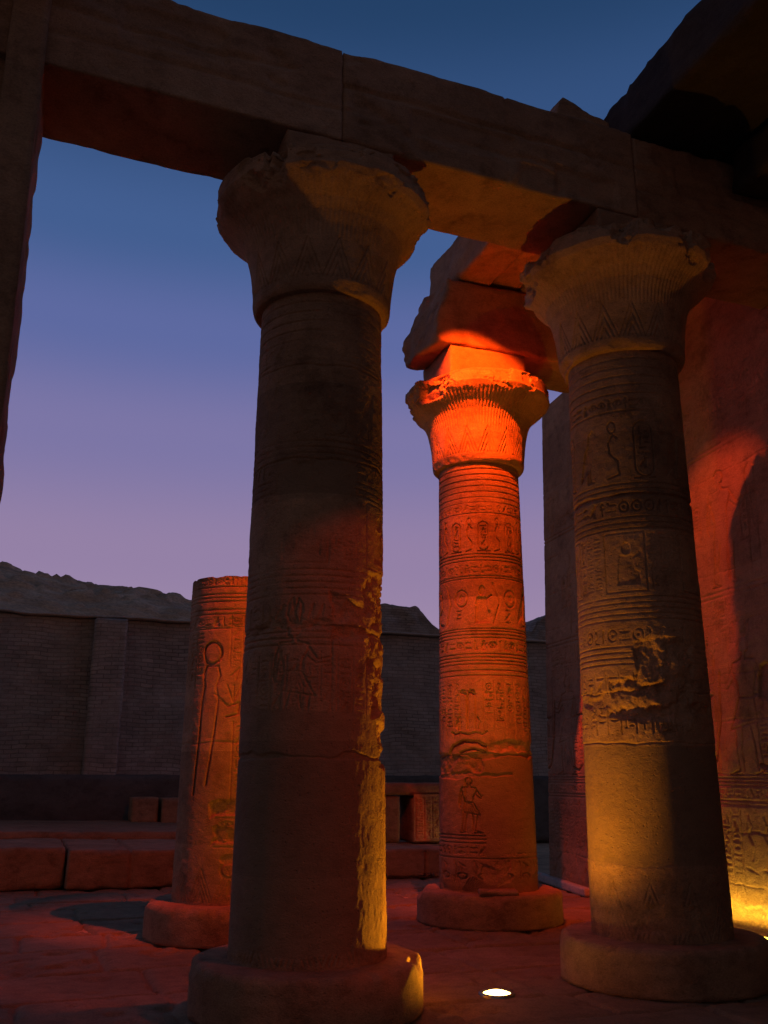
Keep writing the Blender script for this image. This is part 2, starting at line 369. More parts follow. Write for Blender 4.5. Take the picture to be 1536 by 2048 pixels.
def cartouche(S, x, y, w, h, rnd, d=.006):
    n = 10; r = w/2
    pts = [(x+r+r*math.cos(t), y+h-r+r*math.sin(t)) for t in np.linspace(0, PI, n)]+[(x+r+r*math.cos(t), y+r+r*math.sin(t)) for t in np.linspace(PI, 2*PI, n)]
    pts.append(pts[0]); S.stroke(pts, .011, d); S.stroke([(x-.01, y-.012), (x+w+.01, y-.012)], .014, d)
    text_column(S, x+w*.18, y+r*.5, y+h-r*.4, w*.64, rnd, d)
def uraeus(S, x, y, w, h, d=.006):
    p = lambda pts: [(x+a*w, y+b*h) for a, b in pts]
    S.stroke(p([(.2, 0), (.8, .06), (.75, .3), (.35, .45), (.3, .65), (.55, .8), (.75, .72)]), .014, d); S.disc(x+.5*w, y+.93*h, .2*w, .1*h, d, ring=.01)
def figure(S, x, y, h, rnd, d=.008, face=1, kilt=True, crown=0, staff=True):
    """striding figure in sunk outline, feet at y, centred on x"""
    p = lambda pts: [(x+face*a*h, y+b*h) for a, b in pts]
    wd = .013
    S.stroke(p([(-.02, .80), (-.14, .79), (-.155, .74), (-.10, .60), (-.09, .53)]), wd, d)
    S.stroke(p([(.03, .80), (.13, .78), (.14, .73), (.08, .62), (.075, .53)]), wd, d)
    S.stroke(p([(-.155, .76), (-.19, .62), (-.20, .50), (-.17, .44)]), wd, d); S.stroke(p([(-.12, .72), (-.155, .60), (-.165, .5)]), wd*.8, d)
    S.stroke(p([(.14, .75), (.22, .64), (.34, .66), (.36, .68)]), wd, d); S.stroke(p([(.11, .68), (.21, .6), (.33, .62)]), wd*.8, d)
    if kilt:
        S.stroke(p([(-.09, .53), (-.12, .36), (.20, .31), (.075, .53), (-.09, .53)]), wd, d)
        for k in range(5): S.stroke(p([(-.05+k*.022, .51), (-.07+k*.05, .35)]), .007, d*.6)
    else:
        S.stroke(p([(-.09, .53), (-.12, .3), (-.07, .05)]), wd, d); S.stroke(p([(.075, .53), (.06, .3), (.05, .05)]), wd, d)
    S.stroke(p([(-.11, .36), (-.12, .2), (-.15, .03), (-.06, 0), (-.17, 0)]), wd, d); S.stroke(p([(-.03, .35), (-.07, .18), (-.09, .03)]), wd, d)
    S.stroke(p([(.15, .32), (.14, .18), (.12, .03), (.24, 0), (.10, 0)]), wd, d); S.stroke(p([(.06, .34), (.08, .18), (.07, .03)]), wd, d)
    S.stroke(p([(-.02, .80), (-.03, .85), (-.06, .86), (-.07, .93), (-.03, .965), (.03, .955), (.05, .92), (.065, .895), (.05, .885), (.045, .86), (.01, .85), (.03, .80)]), wd, d)
    if crown == 1:
        S.stroke(p([(-.04, .965), (-.07, 1.05), (-.06, 1.17), (-.02, 1.2), (.0, 1.05), (.04, .965)]), wd, d); S.stroke(p([(.0, 1.05), (.03, 1.2), (.07, 1.14), (.05, .97)]), wd, d)
    elif crown == 2:
        xx, yy = p([(0, 1.05)])[0]; S.disc(xx, yy, .06*h, .06*h, d, ring=wd); S.stroke(p([(-.05, .97), (-.1, 1.08)]), wd, d); S.stroke(p([(.05, .97), (.1, 1.08)]), wd, d)
    if staff: S.stroke(p([(.35, 0), (.35, .86), (.39, .9)]), wd*.8, d)
def leaves(S, y0, h, w, d=.005, x0=0, x1=None):
    x = x0
    while x < (S.W if x1 is None else x1):
        for k in range(4):
            f = 1-k*.24
            S.stroke([(x+w/2-w/2*f, y0), (x+w/2, y0+h*f), (x+w/2+w/2*f, y0)], .008, d)
        x += w
def wear(S, seed, amount=.5, lo=.42, hi=.62, low=.004, gain=1.35):
    jj, ii = np.mgrid[0:S.ny, 0:S.nx]; P = np.stack([ii*S.px, jj*S.px, 0*ii], -1)
    n = fbm(P*2.2, seed, 4); S.h *= (gain*(1-amount*sstep(lo, hi, n))).astype(np.float32)
    S.h += ((fbm(P*3.2, seed+3, 4)-.5)*low*2).astype(np.float32)
    S.h += ((fbm(P*26., seed+9, 3)-.5)*.006).astype(np.float32)
    return P
def joint(S, y, P, seed, wd=.012, d=.012, chips=.04, x0=0, x1=None):
    """drum joint with a broken edge"""
    x1 = S.W if x1 is None else x1
    X = P[..., 0]; Y = P[..., 1]
    wob = (fbm(np.stack([X*4, 0*X, 0*X], -1), seed, 4)-.5)*.05
    c = chips*np.clip(fbm(np.stack([X*3, Y*6, 0*X+5], -1), seed+2, 4)-.45, 0, 1)*4
    g = np.clip(1-(np.abs(Y-y-wob)-c)/wd, 0, 1)*((X >= x0) & (X <= x1))
    S.h -= (g*d*(1+c*12)).astype(np.float32)
def scar(S, P, x0, x1, y0, y1, seed, d=.02, smooth=False, soft=.03):
    """an irregular patch where the carved skin is lost"""
    X = P[..., 0]; Y = P[..., 1]
    wx = (fbm(P*5., seed, 4)-.5)*.16; wy = (fbm(P*5.+9, seed+1, 4)-.5)*.16
    e = np.minimum(np.minimum(X+wx-x0, x1-X-wx), np.minimum(Y+wy-y0, y1-Y-wy))
    mk = sstep(0, soft, e)
    rough = 0 if smooth else (fbm(P*14., seed+4, 4)-.5)*d*1.7+(fbm(P*5., seed+6, 3)-.5)*d*1.5
    S.h = (S.h*(1-mk)+mk*(-d+rough)).astype(np.float32)
    S.rep = np.maximum(S.rep, mk).astype(np.float32) if smooth else (S.rep*(1-mk)).astype(np.float32)

# ------------------------------------------------------------------ columns
RB, HB, RS0, RS1, HN = .835, .347, .573, .514, 5.44
def lathe_grid(prof_r, prof_z, th, dr=None):
    r = prof_r[:, None]+(0 if dr is None else dr)
    r = np.broadcast_to(r, (len(prof_z), len(th)))
    Z = np.broadcast_to(prof_z[:, None], r.shape)
    V = np.stack([r*np.cos(th)[None, :], r*np.sin(th)[None, :], Z], -1)
    return V.reshape(-1, 3), grid_faces(len(prof_z), len(th), wrap=True)
def cap_ends(V, F, nth, z_lo=None, z_hi=None):
    n = len(V); extra = []; T = []
    Q = F
    if z_hi is not None:
        V = np.vstack([V, [[V[-nth:, 0].mean(), V[-nth:, 1].mean(), z_hi]]]); top = np.arange(n-nth, n)
        T.append(np.stack([top, np.roll(top, -1), np.full(nth, len(V)-1), np.full(nth, len(V)-1)], 1))
    return V, Q, T
def column(x, y, label, group, paint, seed, top=None, capital=True, base_cut=None, rot=None, chips=1.0, abacus=None, px=.006, rs0=RS0, chev=.010):
    root = empty('stone_column', (x, y, 0), label, 'column', group)
    face = math.atan2(CAM.y-y, CAM.x-x)
    # base drum
    th = np.linspace(0, 2*PI, 360, endpoint=False)
    pr = np.array([0.0]+[RB]*12+[RB-.012, RB-.035]+list(np.linspace(RB-.05, .45, 12)))
    pz = np.array([0.0]+list(np.linspace(0, HB-.04, 12))+[HB-.015, HB-.003]+[HB]*12)
    pz[1:13] = np.linspace(0, HB-.045, 12)
    V, F = lathe_grid(pr, pz, th)
    nn = fbm(V*3.+seed, seed, 4)-.5; n2 = fbm(V*11.+seed, seed+3, 4)-.5
    rr = np.hypot(V[:, 0], V[:, 1]); edge = np.clip(1-np.hypot(rr-RB, V[:, 2]-HB)/.1, 0, 1)
    k = 1-(.010*nn+.012*n2+edge*.13*np.clip(nn+.06, 0, 1)*4*.5)/np.maximum(rr, .2)
    V[:, 0] *= k; V[:, 1] *= k; V[:, 2] -= np.where(V[:, 2] > .2, edge*np.clip(nn, 0, 1)*.12-.012*n2, 0)
    if base_cut: V = base_cut(V, th)
    mesh_obj('base', V, F, SAND, root)
    # shaft with carved skin
    zt = top or HN+.06
    H = zt-HB+.03
    Wd = 2*PI*(rs0+RS1)/2
    S = Sheet(Wd, H, px); paint(S, seed)
    nz = S.ny; zz = np.linspace(HB-.03, zt, nz)
    na = S.nx-1
    tt = (np.arange(na)/na-.5)*2*PI
    R0 = rs0+(RS1-rs0)*np.clip((zz-HB)/(HN-HB), 0, 1)
    dr = S.h[:, :na].astype(np.float64)
    seam = np.clip(1-(PI-np.abs(tt))/.06, 0, 1); dr = dr*(1-seam)[None, :]
    if top:
        # broken top: uneven edge
        rim = (fbm(np.stack([np.cos(tt)*2, np.sin(tt)*2, 0*tt], 1), seed+40, 4)-.5)*.16
        Zs = np.minimum(zz[:, None], zt-.02+np.minimum(rim, 0)[None, :]*1.2)
    else: Zs = np.broadcast_to(zz[:, None], dr.shape)
    r = R0[:, None]+dr; ang = tt+face
    V = np.stack([r*np.cos(ang)[None, :], r*np.sin(ang)[None, :], Zs], -1).reshape(-1, 3)
    F = grid_faces(nz, na, wrap=True)
    if top:
        for f in (.93, .8, .55, .25, .02):
            q = V[(nz-1)*na:nz*na].copy(); q[:, :2] *= f; q[:, 2] = zt-.03+(fbm(np.stack([q[:, 0]*4, q[:, 1]*4, 0*q[:, 0]], 1), seed+41, 4)-.5)*.05
            V = np.vstack([V, q])
        F = grid_faces(nz+5, na, wrap=True)
    sh = mesh_obj('shaft', V, F, SAND, root)
    at = sh.data.attributes.new('repair', 'FLOAT', 'POINT'); rp = np.zeros(len(V), np.float32); rp[:nz*na] = S.rep[:, :na].ravel(); at.data.foreach_set('value', rp)
    if capital:
        na = 800; th = np.linspace(0, 2*PI, na, endpoint=False)
        ctrl = np.array([(.40, 5.40), (.52, 5.385), (.565, 5.39), (.588, 5.42), (.596, 5.46), (.600, 5.55), (.612, 5.68), (.632, 5.82), (.662, 5.95), (.705, 6.05), (.77, 6.13), (.855, 6.20), (.925, 6.265), (.955, 6.315), (.960, 6.325), (.955, 6.335), (.952, 6.38), (.952, 6.43), (.950, 6.48), (.942, 6.495), (.90, 6.50), (.3, 6.50)])
        seg = np.hypot(*np.diff(ctrl, axis=0).T); sl = np.r_[0, np.cumsum(seg)]
        su = np.linspace(0, sl[-1], 330); pr = np.interp(su, sl, ctrl[:, 0]); pz = np.interp(su, sl, ctrl[:, 1])
        ker = np.ones(3)/3; prs = np.convolve(np.pad(pr, 1, 'edge'), ker, 'valid'); pzs = np.convolve(np.pad(pz, 1, 'edge'), ker, 'valid')
        pr, pz = prs, pzs
        bell = sstep(5.47, 5.5, pz)*(1-sstep(6.34, 6.40, pz))*(pr < .953)
        up = sstep(5.75, 5.95, pz)
        # ribs of the papyrus bell and the leaf chevrons at its foot
        rib = (np.cos(th*110)[None, :]*.5+.5)**2*(-(.004+.35*chev))*(bell*up*(1-sstep(.88, .945, pr)))[:, None]
        nl = 15; u = (th*nl/(2*PI)) % 1; tri = 1-np.abs(u-.5)*2
        hgt = (pz-5.50)/.34
        dd = tri[None, :]-hgt[:, None]
        ch = np.where((dd > -.02) & (hgt[:, None] > 0) & (hgt[:, None] < 1), (np.cos(np.clip(dd, 0, 1)*2*PI*3)*.5+.5)**3, 0)*(-chev)
        u2 = (th*nl/(2*PI)+.5) % 1; tri2 = 1-np.abs(u2-.5)*2; dd2 = tri2[None, :]-((pz-5.50)/.24)[:, None]
        dr = rib+ch*bell[:, None]
        V, F = lathe_grid(pr, pz, th, dr)
        rr = np.hypot(V[:, 0], V[:, 1])
        # chipped rim
        nn = fbm(np.stack([V[:, 0]*2.2, V[:, 1]*2.2, V[:, 2]*1.2], 1)+seed*7.7, seed+50, 5)
        n2 = fbm(V*9.+seed, seed+55, 4)
        lip = sstep(.80, .95, rr)*sstep(6.08, 6.25, V[:, 2])
        bite = lip*np.clip(nn-.49, 0, 1)*1.5*chips*(.5+1.0*n2)+lip*(n2-.45)*.035
        bite = np.where(bite > .012, bite, 0)
        nb = fbm(V*np.array([4., 4., 7.])+seed*1.7, seed+66, 4)
        bite += sstep(6.22, 6.30, V[:, 2])*(rr > .8)*sstep(.53, .57, nb+(V[:, 2]-6.40)*.55)*(.010+.018*n2)
        foot = np.clip(1-np.abs(V[:, 2]-5.42)/.06, 0, 1)*np.clip(fbm(V*4.+seed, seed+60, 4)-.5, 0, 1)*.18
        low = (fbm(V*2.6+seed, seed+62, 4)-.5)*.016+(fbm(V*25., seed+63, 3)-.5)*.004
        k = 1-(np.minimum(bite, .17)+foot+low)/np.maximum(rr, .2)
        V[:, 0] *= k; V[:, 1] *= k; V[:, 2] += lip*(n2-.5)*.05*chips-np.where(V[:, 2] > 6.44, np.minimum(bite, .1)*.5, 0)
        ct, st_ = math.cos(face), math.sin(face)
        V = V@np.array([[ct, st_, 0], [-st_, ct, 0], [0, 0, 1]])
        mesh_obj('capital', V, F, SAND, root)
        a = abacus or (-.49, .49, -.49, .49, 6.485, 6.87)
        block('abacus', a, SAND_BEAM, root, res=.04, amp=.006, chip=.03, seed=seed+70)
    return root

def paint_c(S, seed):
    """the lit column at the back corner: rings, friezes, cartouches, columns of text, a king below"""
    rnd = random.Random(seed); W = S.W; c = W/2; b = HB-.03
    Y = lambda z: z-b
    for k in range(6): S.hline(Y(5.30-k*.075), .012, .007)
    text_band(S, Y(4.74), Y(4.83), 0, W, rnd)
    S.hline(Y(4.72), .012, .007); S.hline(Y(4.86), .01, .006)
    x = 0.02
    i = 0
    while x < W-.2:
        if i % 2 == 0: uraeus(S, x, Y(4.24), .13, .40, .008)
        else: cartouche(S, x, Y(4.25), .13, .36, rnd, .008)
        x += .185; i += 1
    for z in (4.20, 4.16, 4.12): S.hline(Y(z), .012, .007)
    text_band(S, Y(3.96), Y(4.07), 0, W, rnd, .007)
    for z in (3.93, 3.90): S.hline(Y(z), .012, .007)
    x = .05; i = 0
    while x < W-.3:
        S.disc(x+.12, Y(3.66), .085, .10, .008, ring=.016); S.disc(x+.12, Y(3.66), .03, .04, .006)
        glyph(S, x+.24, Y(3.36), .26, .46, (5, 17, 9)[i % 3], .009); text_column(S, x+.03, Y(3.34), Y(3.54), .10, rnd)
        S.stroke([(x+.52, Y(3.84)), (x+.60, Y(3.6)), (x+.52, Y(3.36))], .014, .009); x += .64; i += 1
    for z in (3.29, 3.26, 3.22, 3.18): S.hline(Y(z), .011, .007)
    text_band(S, Y(3.03), Y(3.15), 0, W, rnd, .008)
    for z in (2.99, 2.95, 2.91, 2.87, 2.80, 2.74): S.hline(Y(z), .011, .008)
    # text columns
    x = .05
    while x < W-.12:
        if not (c-.37 < x < c-.02):
            S.stroke([(x-.014, Y(2.68)), (x-.014, Y(2.02))], .007, .005); text_column(S, x, Y(2.04+.25*rnd.random()), Y(2.66), .10, rnd, .007)
        x += .128
    # double plume crown on ram horns
    cx = c-.20
    for sx in (-.055, .055):
        S.stroke([(cx+sx-.045, Y(2.12)), (cx+sx-.045, Y(2.5)), (cx+sx-.02, Y(2.57)), (cx+sx+.03, Y(2.565)), (cx+sx+.045, Y(2.48)), (cx+sx+.045, Y(2.12))], .014, .010)
        S.stroke([(cx+sx-.03, Y(2.55)), (cx+sx+.035, Y(2.52))], .03, .014)
    for sx in (-1, 1): S.stroke([(cx, Y(2.06)), (cx+sx*.1, Y(2.085)), (cx+sx*.17, Y(2.06)), (cx+sx*.22, Y(2.09))], .022, .012); S.stroke([(cx+sx*.13, Y(2.12)), (cx+sx*.15, Y(2.2)), (cx+sx*.11, Y(2.26))], .014, .01)
    S.stroke([(cx-.26, Y(1.84)), (cx-.2, Y(1.93)), (cx-.05, Y(1.985)), (cx+.12, Y(1.975)), (cx+.2, Y(1.93))], .04, .02)
    S.stroke([(cx-.1, Y(1.86)), (cx+.05, Y(1.9)), (cx+.2, Y(1.87))], .025, .014)
    # king striding below
    figure(S, c-.20, Y(.98), .62, rnd, .011, 1, True, 0, False); S.stroke([(c-.24, Y(.98)), (c-.24, Y(1.55))], .016, .01)
    for z in (.95, .91, .87): S.hline(Y(z), .013, .009)
    text_band(S, Y(.74), Y(.84), 0, W, rnd, .008)
    for z in (.71,): S.hline(Y(z), .013, .009)
    x = .06
    while x < W:
        S.stroke([(x, Y(.46)), (x+.03, Y(.6)), (x, Y(.68))], .014, .008); S.disc(x+.1, Y(.52), .06, .03, .009, ring=.014); S.stroke([(x+.1, Y(.55)), (x+.1, Y(.64))], .012, .008); S.stroke([(x+.06, Y(.66)), (x+.14, Y(.62))], .014, .008); x += .25
    for k in range(14):
        u = k/13
        S.stroke([(c-.30+.28*u, Y(.36)), (c-.20+.46*u, Y(.36)+.20-.10*abs(u-.55))], .009, .006)
        S.stroke([(c-.30-.28*u, Y(.36)), (c-.34-.46*u, Y(.36)+.16)], .009, .006); S.stroke([(c+.32+.3*u, Y(.36)), (c+.36+.46*u, Y(.36)+.16)], .009, .006)
    P = wear(S, seed, .45, .5, .66, .004, 2.45)
    # band of broken stone, then the smooth modern repair on the right
    scar(S, P, -1, c+.30, Y(1.60), Y(1.83), seed+2, .024, False, .03)
    scar(S, P, c+.02, W, Y(1.86), Y(2.02), seed+21, .018, False, .05)
    scar(S, P, c-.05, W+1, Y(.73), Y(1.84), seed+5, .002, True, .02)
    scar(S, P, c+.05, c+.3, Y(.62), Y(.74), seed+7, .015, False)
    scar(S, P, c-.1, c+.22, Y(.46), Y(.66), seed+8, .012, False)
    scar(S, P, c+.25, c+.9, Y(.3), Y(.55), seed+11, .004, True)
    joint(S, Y(1.84), P, seed+3, .014, .016, .03); joint(S, Y(1.61), P, seed+4, .014, .014, .03, 0, c+.32); joint(S, Y(4.02), P, seed+6, .006, .004, .0)

def paint_generic(S, seed, top=5.44, patches=(), scars=(), figs=(), joints=(), txt=1, amount=.5, extra=None, fdepth=.008, rough=None):
    rnd = random.Random(seed); W = S.W; c = W/2; b = HB-.03
    Y = lambda z: z-b
    for k in range(5): S.hline(Y(top-.14-k*.085), .014, .007)
    z = top-.62
    text_band(S, Y(z), Y(z+.10), 0, W, rnd, fdepth); S.hline(Y(z-.03), .012, .007)
    x = .03; i = 0
    while x < W-.3:
        if i % 3 == 0: cartouche(S, x, Y(z-.66), .17, .52, rnd, fdepth)
        elif i % 3 == 1: glyph(S, x, Y(z-.66), .24, .5, 5, fdepth)
        else: uraeus(S, x, Y(z-.66), .18, .52, fdepth)
        x += .29; i += 1
    z -= .72
    for k in range(3): S.hline(Y(z-k*.05), .012, .007)
    text_band(S, Y(z-.27), Y(z-.15), 0, W, rnd, fdepth)
    for k in range(3): S.hline(Y(z-.31-k*.05), .012, .007)
    z -= .45
    x = .04; i = 0
    while x < W-.3:
        S.stroke([(x, Y(z-.52)), (x, Y(z)), (x+.36, Y(z)), (x+.36, Y(z-.52)), (x, Y(z-.52))], .012, fdepth)
        glyph(S, x+.05, Y(z-.46), .26, .38, (9, 5, 9)[i % 3], fdepth*1.2)
        for k in range(3): text_column(S, x+.39+k*.095, Y(z-.5), Y(z), .075, rnd, fdepth*.8)
        x += .70; i += 1
    z -= .57
    for k in range(5): S.hline(Y(z-k*.048), .013, .008)
    text_band(S, Y(z-.38), Y(z-.26), 0, W, rnd, fdepth)
    for k in range(4): S.hline(Y(z-.42-k*.048), .013, .008)
    z -= .64
    x = .02
    while x < W-.1 and txt:
        S.stroke([(x-.014, Y(z)), (x-.014, Y(z-.5))], .008, .006); text_column(S, x, Y(z-.48), Y(z-.01), .095, rnd, fdepth*.9); x += .125
    for fx, fz, fh, fc, cr in figs: figure(S, c+fx, Y(fz), fh, rnd, .010, fc, True, cr)
    leaves(S, Y(.37), .42, .30, .006)
    if extra: extra(S, Y, c, rnd)
    P = wear(S, seed, amount, .40, .6, .005)
    for x0, x1, z0, z1 in patches: scar(S, P, c+x0, c+x1, Y(z0), Y(z1), seed+int(z0*10), .003, True, .02)
    for x0, x1, z0, z1, dd in scars: scar(S, P, c+x0, c+x1, Y(z0), Y(z1), seed+int(z0*10)+1, dd, False, .05)
    if rough:
        k = sstep(rough[0], rough[0]+.12, P[..., 0]-c+(fbm(P*4., seed+90, 3)-.5)*.25)*sstep(rough[1], rough[1]+.3, P[..., 0].max()-P[..., 0])*sstep(2.9, 2.2, P[..., 1])
        S.h += (k*((fbm(P*np.array([9., 5., 1.]), seed+91, 5)-.5)*.012+(fbm(P*np.array([40., 14., 1.]), seed+92, 3)-.5)*.008)).astype(np.float32)
    for jz, ch in joints: joint(S, Y(jz), P, seed+int(jz*10), .011, .011, ch)

AX, AY = 0.0, 0.0
BX, BY = 3.0505, 0.0
CX, CY = 3.160, 3.413
DX, DY = .1095, 3.413
grp = 'carved columns of the ruined portico'

def paint_a(S, seed):
    paint_generic(S, seed, amount=.75, figs=((-.15, 1.9, .8, 1, 1),), patches=((-1.2, .62, .42, 2.05), (-.35, .30, 3.62, 3.95)),
        scars=((.40, .95, 2.35, 3.15, .035), (.50, .95, 2.02, 2.45, .045), (.12, .5, 2.55, 2.9, .03), (.58, 1.0, 1.62, 2.0, .04), (.05, .22, 4.2, 4.33, .012), (-.5, .7, 2.62, 2.72, .02)),
        joints=((2.64, .05), (1.72, .03), (3.95, .01), (4.75, .0)), fdepth=.006, rough=(.18, .3))
def paint_b(S, seed):
    paint_generic(S, seed, amount=.55, patches=((-1.6, 1.6, .9, 1.86),), scars=((-.32, .42, 2.02, 2.42, .04), (-.1, .5, 2.3, 2.75, .025), (-1.2, .3, 2.17, 2.30, .02), (-.2, .35, .38, .66, .012), (.2, .75, 2.05, 2.2, .03)),
        joints=((2.28, .05), (1.87, .0), (4.0, .02)), figs=((.3, 1.95, .7, -1, 0),), fdepth=.010)
def paint_d(S, seed):
    rnd = random.Random(seed); W = S.W; c = W/2; b = HB-.03
    Y = lambda z: z-b
    for z in (3.58, 3.50, 3.46, 3.42, 3.33, 3.28): S.hline(Y(z), .014, .009)
    text_band(S, Y(3.60), Y(3.68), 0, W, rnd, .007)
    text_band(S, Y(3.14), Y(3.25), 0, W, rnd, .007); S.hline(Y(3.12), .01, .007)
    x = c-.06
    while x < W-.15:
        S.stroke([(x-.014, Y(3.26)), (x-.014, Y(2.72))], .01, .009); text_column(S, x, Y(2.74), Y(3.22), .10, rnd, .009); x += .13
    x = .04
    while x < c-.42:
        S.stroke([(x-.014, Y(3.1)), (x-.014, Y(2.5))], .01, .007); text_column(S, x, Y(2.5), Y(3.1), .10, rnd, .007); x += .13
    # goddess with sun disc: deep outline
    gx = c-.27
    S.disc(gx, Y(2.86), .105, .115, .016, ring=.028); S.stroke([(gx-.06, Y(2.72)), (gx-.1, Y(2.63)), (gx-.075, Y(2.52)), (gx-.1, Y(2.36)), (gx-.11, Y(2.0)), (gx-.15, Y(1.4))], .026, .017)
    S.stroke([(gx-.06, Y(2.72)), (gx+.07, Y(2.72)), (gx+.10, Y(2.62)), (gx+.06, Y(2.5)), (gx+.09, Y(2.36)), (gx+.06, Y(2.0)), (gx+.0, Y(1.5))], .02, .014)
    S.stroke([(gx+.06, Y(2.42)), (gx+.2, Y(2.3)), (gx+.31, Y(2.34)), (gx+.3, Y(2.22)), (gx+.18, Y(2.19))], .02, .014)
    S.stroke([(gx+.22, Y(2.62)), (gx+.3, Y(2.7)), (gx+.27, Y(2.58))], .014, .012)
    for k in (-1, 0, 1): S.stroke([(gx+.25, Y(2.33)), (gx+.25+k*.07, Y(2.52))], .012, .01)
    S.stroke([(gx+.36, Y(2.55)), (gx+.46, Y(2.27)), (gx+.42, Y(2.25)), (gx+.36, Y(2.55))], .013, .011)
    for k in range(4):
        x = gx+.26+k*.145; S.stroke([(x, Y(2.14)), (x, Y(1.34))], .013, .009); text_column(S, x+.02, Y(1.36), Y(2.12), .105, rnd, .009)
    for z in (1.22, 1.18, .98, .95, .9): S.hline(Y(z), .014, .009, c-.15)
    text_band(S, Y(1.0), Y(1.16), c-.1, W, rnd, .01)
    x = c+.02
    while x < W:
        S.disc(x, Y(.78), .10, .05, .013); S.disc(x, Y(.68), .09, .075, .011, ring=.02); S.stroke([(x, Y(.56)), (x, Y(.45))], .03, .01); x += .36
    leaves(S, Y(.37), .32, .26, .006)
    P = wear(S, seed, .4, .5, .7, .004)
    scar(S, P, c-.25, c+.18, Y(1.16), Y(1.34), seed+2, .025); scar(S, P, c-.2, c+.15, Y(.9), Y(1.08), seed+4, .02)
    joint(S, Y(3.14), P, seed+3, .01, .008, .0); joint(S, Y(1.92), P, seed+6, .01, .009, .01)

column(AX, AY, 'tall nearest column carrying the beam, dark with an amber strip down its damaged right edge', grp, paint_a, 3, abacus=(-.49, .49, -.49, .46, 6.485, 6.872), chips=1.0)
column(BX, BY, 'tall column beside the right wall, amber light on its left side and a smooth repaired middle', grp, paint_b, 8, px=.0052, abacus=(-.50, .50, -.49, .46, 6.485, 6.80), chips=.55)
column(CX, CY, 'slimmer looking column farther back, brightly lit orange red up to its capital', grp, paint_c, 5, px=.0048, chev=.022, abacus=(-.58, .50, -.46, .45, 6.485, 6.945), chips=.8)
column(DX-.02, DY, 'broken column without capital, half hidden behind the nearest column, disc headed figure carved on it', grp, paint_d, 12, top=3.72, capital=False, rs0=.565)

# ------------------------------------------------------------------ beams, roof slabs and piers
bg_ = 'architrave blocks along the front colonnade'
# front beam: slight fall to the right as in the place
slope = lambda P: np.stack([P[:, 0], P[:, 1], P[:, 2]-.020*P[:, 0]], 1)
def front_wear(P, seed):
    """cracks along the bed, sunk repair patches and a lost skin on the front of the beam"""
    x, z = P[:, 0], P[:, 2]+.022*P[:, 0]; f = sstep(-.44, -.47, P[:, 1])
    w1 = (fbm(np.stack([x*1.3, 0*x, 0*x], 1), seed+40, 4)-.5)*.14
    d = np.clip(1-np.abs(z-7.44-w1)/.035, 0, 1)*.030*sstep(.42, .55, noise3(np.stack([x*1.1, 0*x, 0*x], 1), seed+41))
    d += np.clip(1-np.abs(z-7.18+w1*.6)/.03, 0, 1)*.024*sstep(.45, .6, noise3(np.stack([x*1.4+3, 0*x, 0*x], 1), seed+42))
    for a0, a1, b0, b1 in ((.62, 1.72, 7.10, 7.40), (2.1, 2.8, 6.9, 7.2), (-1.9, -1.0, 7.3, 7.66), (3.5, 4.3, 7.25, 7.6)):
        e = np.minimum(np.minimum(x-a0, a1-x), np.minimum(z-b0, b1-z))+(fbm(np.stack([x*6, z*6, 0*x], 1), seed+43, 3)-.5)*.05
        d += sstep(0, .03, e)*.022
    n = fbm(np.stack([x*1.6, z*2.6, 0*x], 1), seed+44, 5); d += sstep(.54, .62, n)*.022+(fbm(np.stack([x*9, z*14, 0*x], 1), seed+45, 3)-.5)*.010
    return d*f
def beam_warp(seed):
    def f(P):
        P = P.copy(); P[:, 2] -= .022*P[:, 0]
        top = sstep(7.6, 7.75, P[:, 2]+.022*P[:, 0])
        P[:, 2] += top*(fbm(np.stack([P[:, 0]*2.2, P[:, 1]*2.2, 0*P[:, 0]], 1), seed, 4)-.55)*.014
        P[:, 1] += front_wear(P, seed)
        return P
    return f
block('stone_beam', (-2.95, -.002, -.50, .47, 6.868, 7.80), SAND_BEAM, label='long dark beam block spanning from the left pier to the nearest column', cat='stone beam', group=bg_, res=.025, amp=.005, chip=.02, seed=21, warp=beam_warp(1))
block('stone_beam', (.002, 3.006, -.502, .47, 6.865, 7.81), SAND_BEAM, label='middle beam block between the nearest column and the column by the right wall, amber underneath', cat='stone beam', group=bg_, res=.025, amp=.005, chip=.02, seed=22, warp=beam_warp(2), grooves=((0, 1.6, .02, .012),))
block('stone_beam', (3.010, 5.35, -.50, .50, 6.85, 7.79), SAND_BEAM, label='right beam block from the column by the wall to the picture edge, under the roof slab', cat='stone beam', group=bg_, res=.025, amp=.006, chip=.022, seed=23, warp=beam_warp(3))
def ce_warp(P):
    P = P.copy()
    k = sstep(3.0, 2.35, P[:, 0])
    nn = fbm(np.stack([0*P[:, 0], P[:, 1]*2.5, P[:, 2]*2.5], 1), 77, 4)-.5
    P[:, 0] += k*(nn*.24+.06+.16*sstep(7.4, 7.9, P[:, 2])-.06*sstep(2.9, 3.9, P[:, 1]))
    P[:, 2] += k*(fbm(P*3., 78, 3)-.5)*.08
    return P
block('stone_beam', (2.32, 5.72, 2.92, 3.88, 6.95, 7.87), SAND_BEAM, label='broken ended beam block on the lit back column, glowing red', cat='stone beam', res=.035, amp=.010, chip=.06, seed=24, warp=ce_warp)
def ns_warp(P):
    P = P.copy(); P[:, 0] += (fbm(np.stack([0*P[:, 0], P[:, 1]*1.2, P[:, 2]*2], 1), 81, 4)-.5)*.10*sstep(3.2, 2.7, P[:, 0])
    return P
block('roof_slab', (2.70, 3.18, .30, 3.86, 7.885, 8.55), SAND_BEAM, label='outermost narrow roof slab behind the front beam, its broken side against the sky', cat='roof slab', group='roof slabs over the side aisle', res=.05, amp=.01, chip=.03, seed=25, warp=ns_warp)
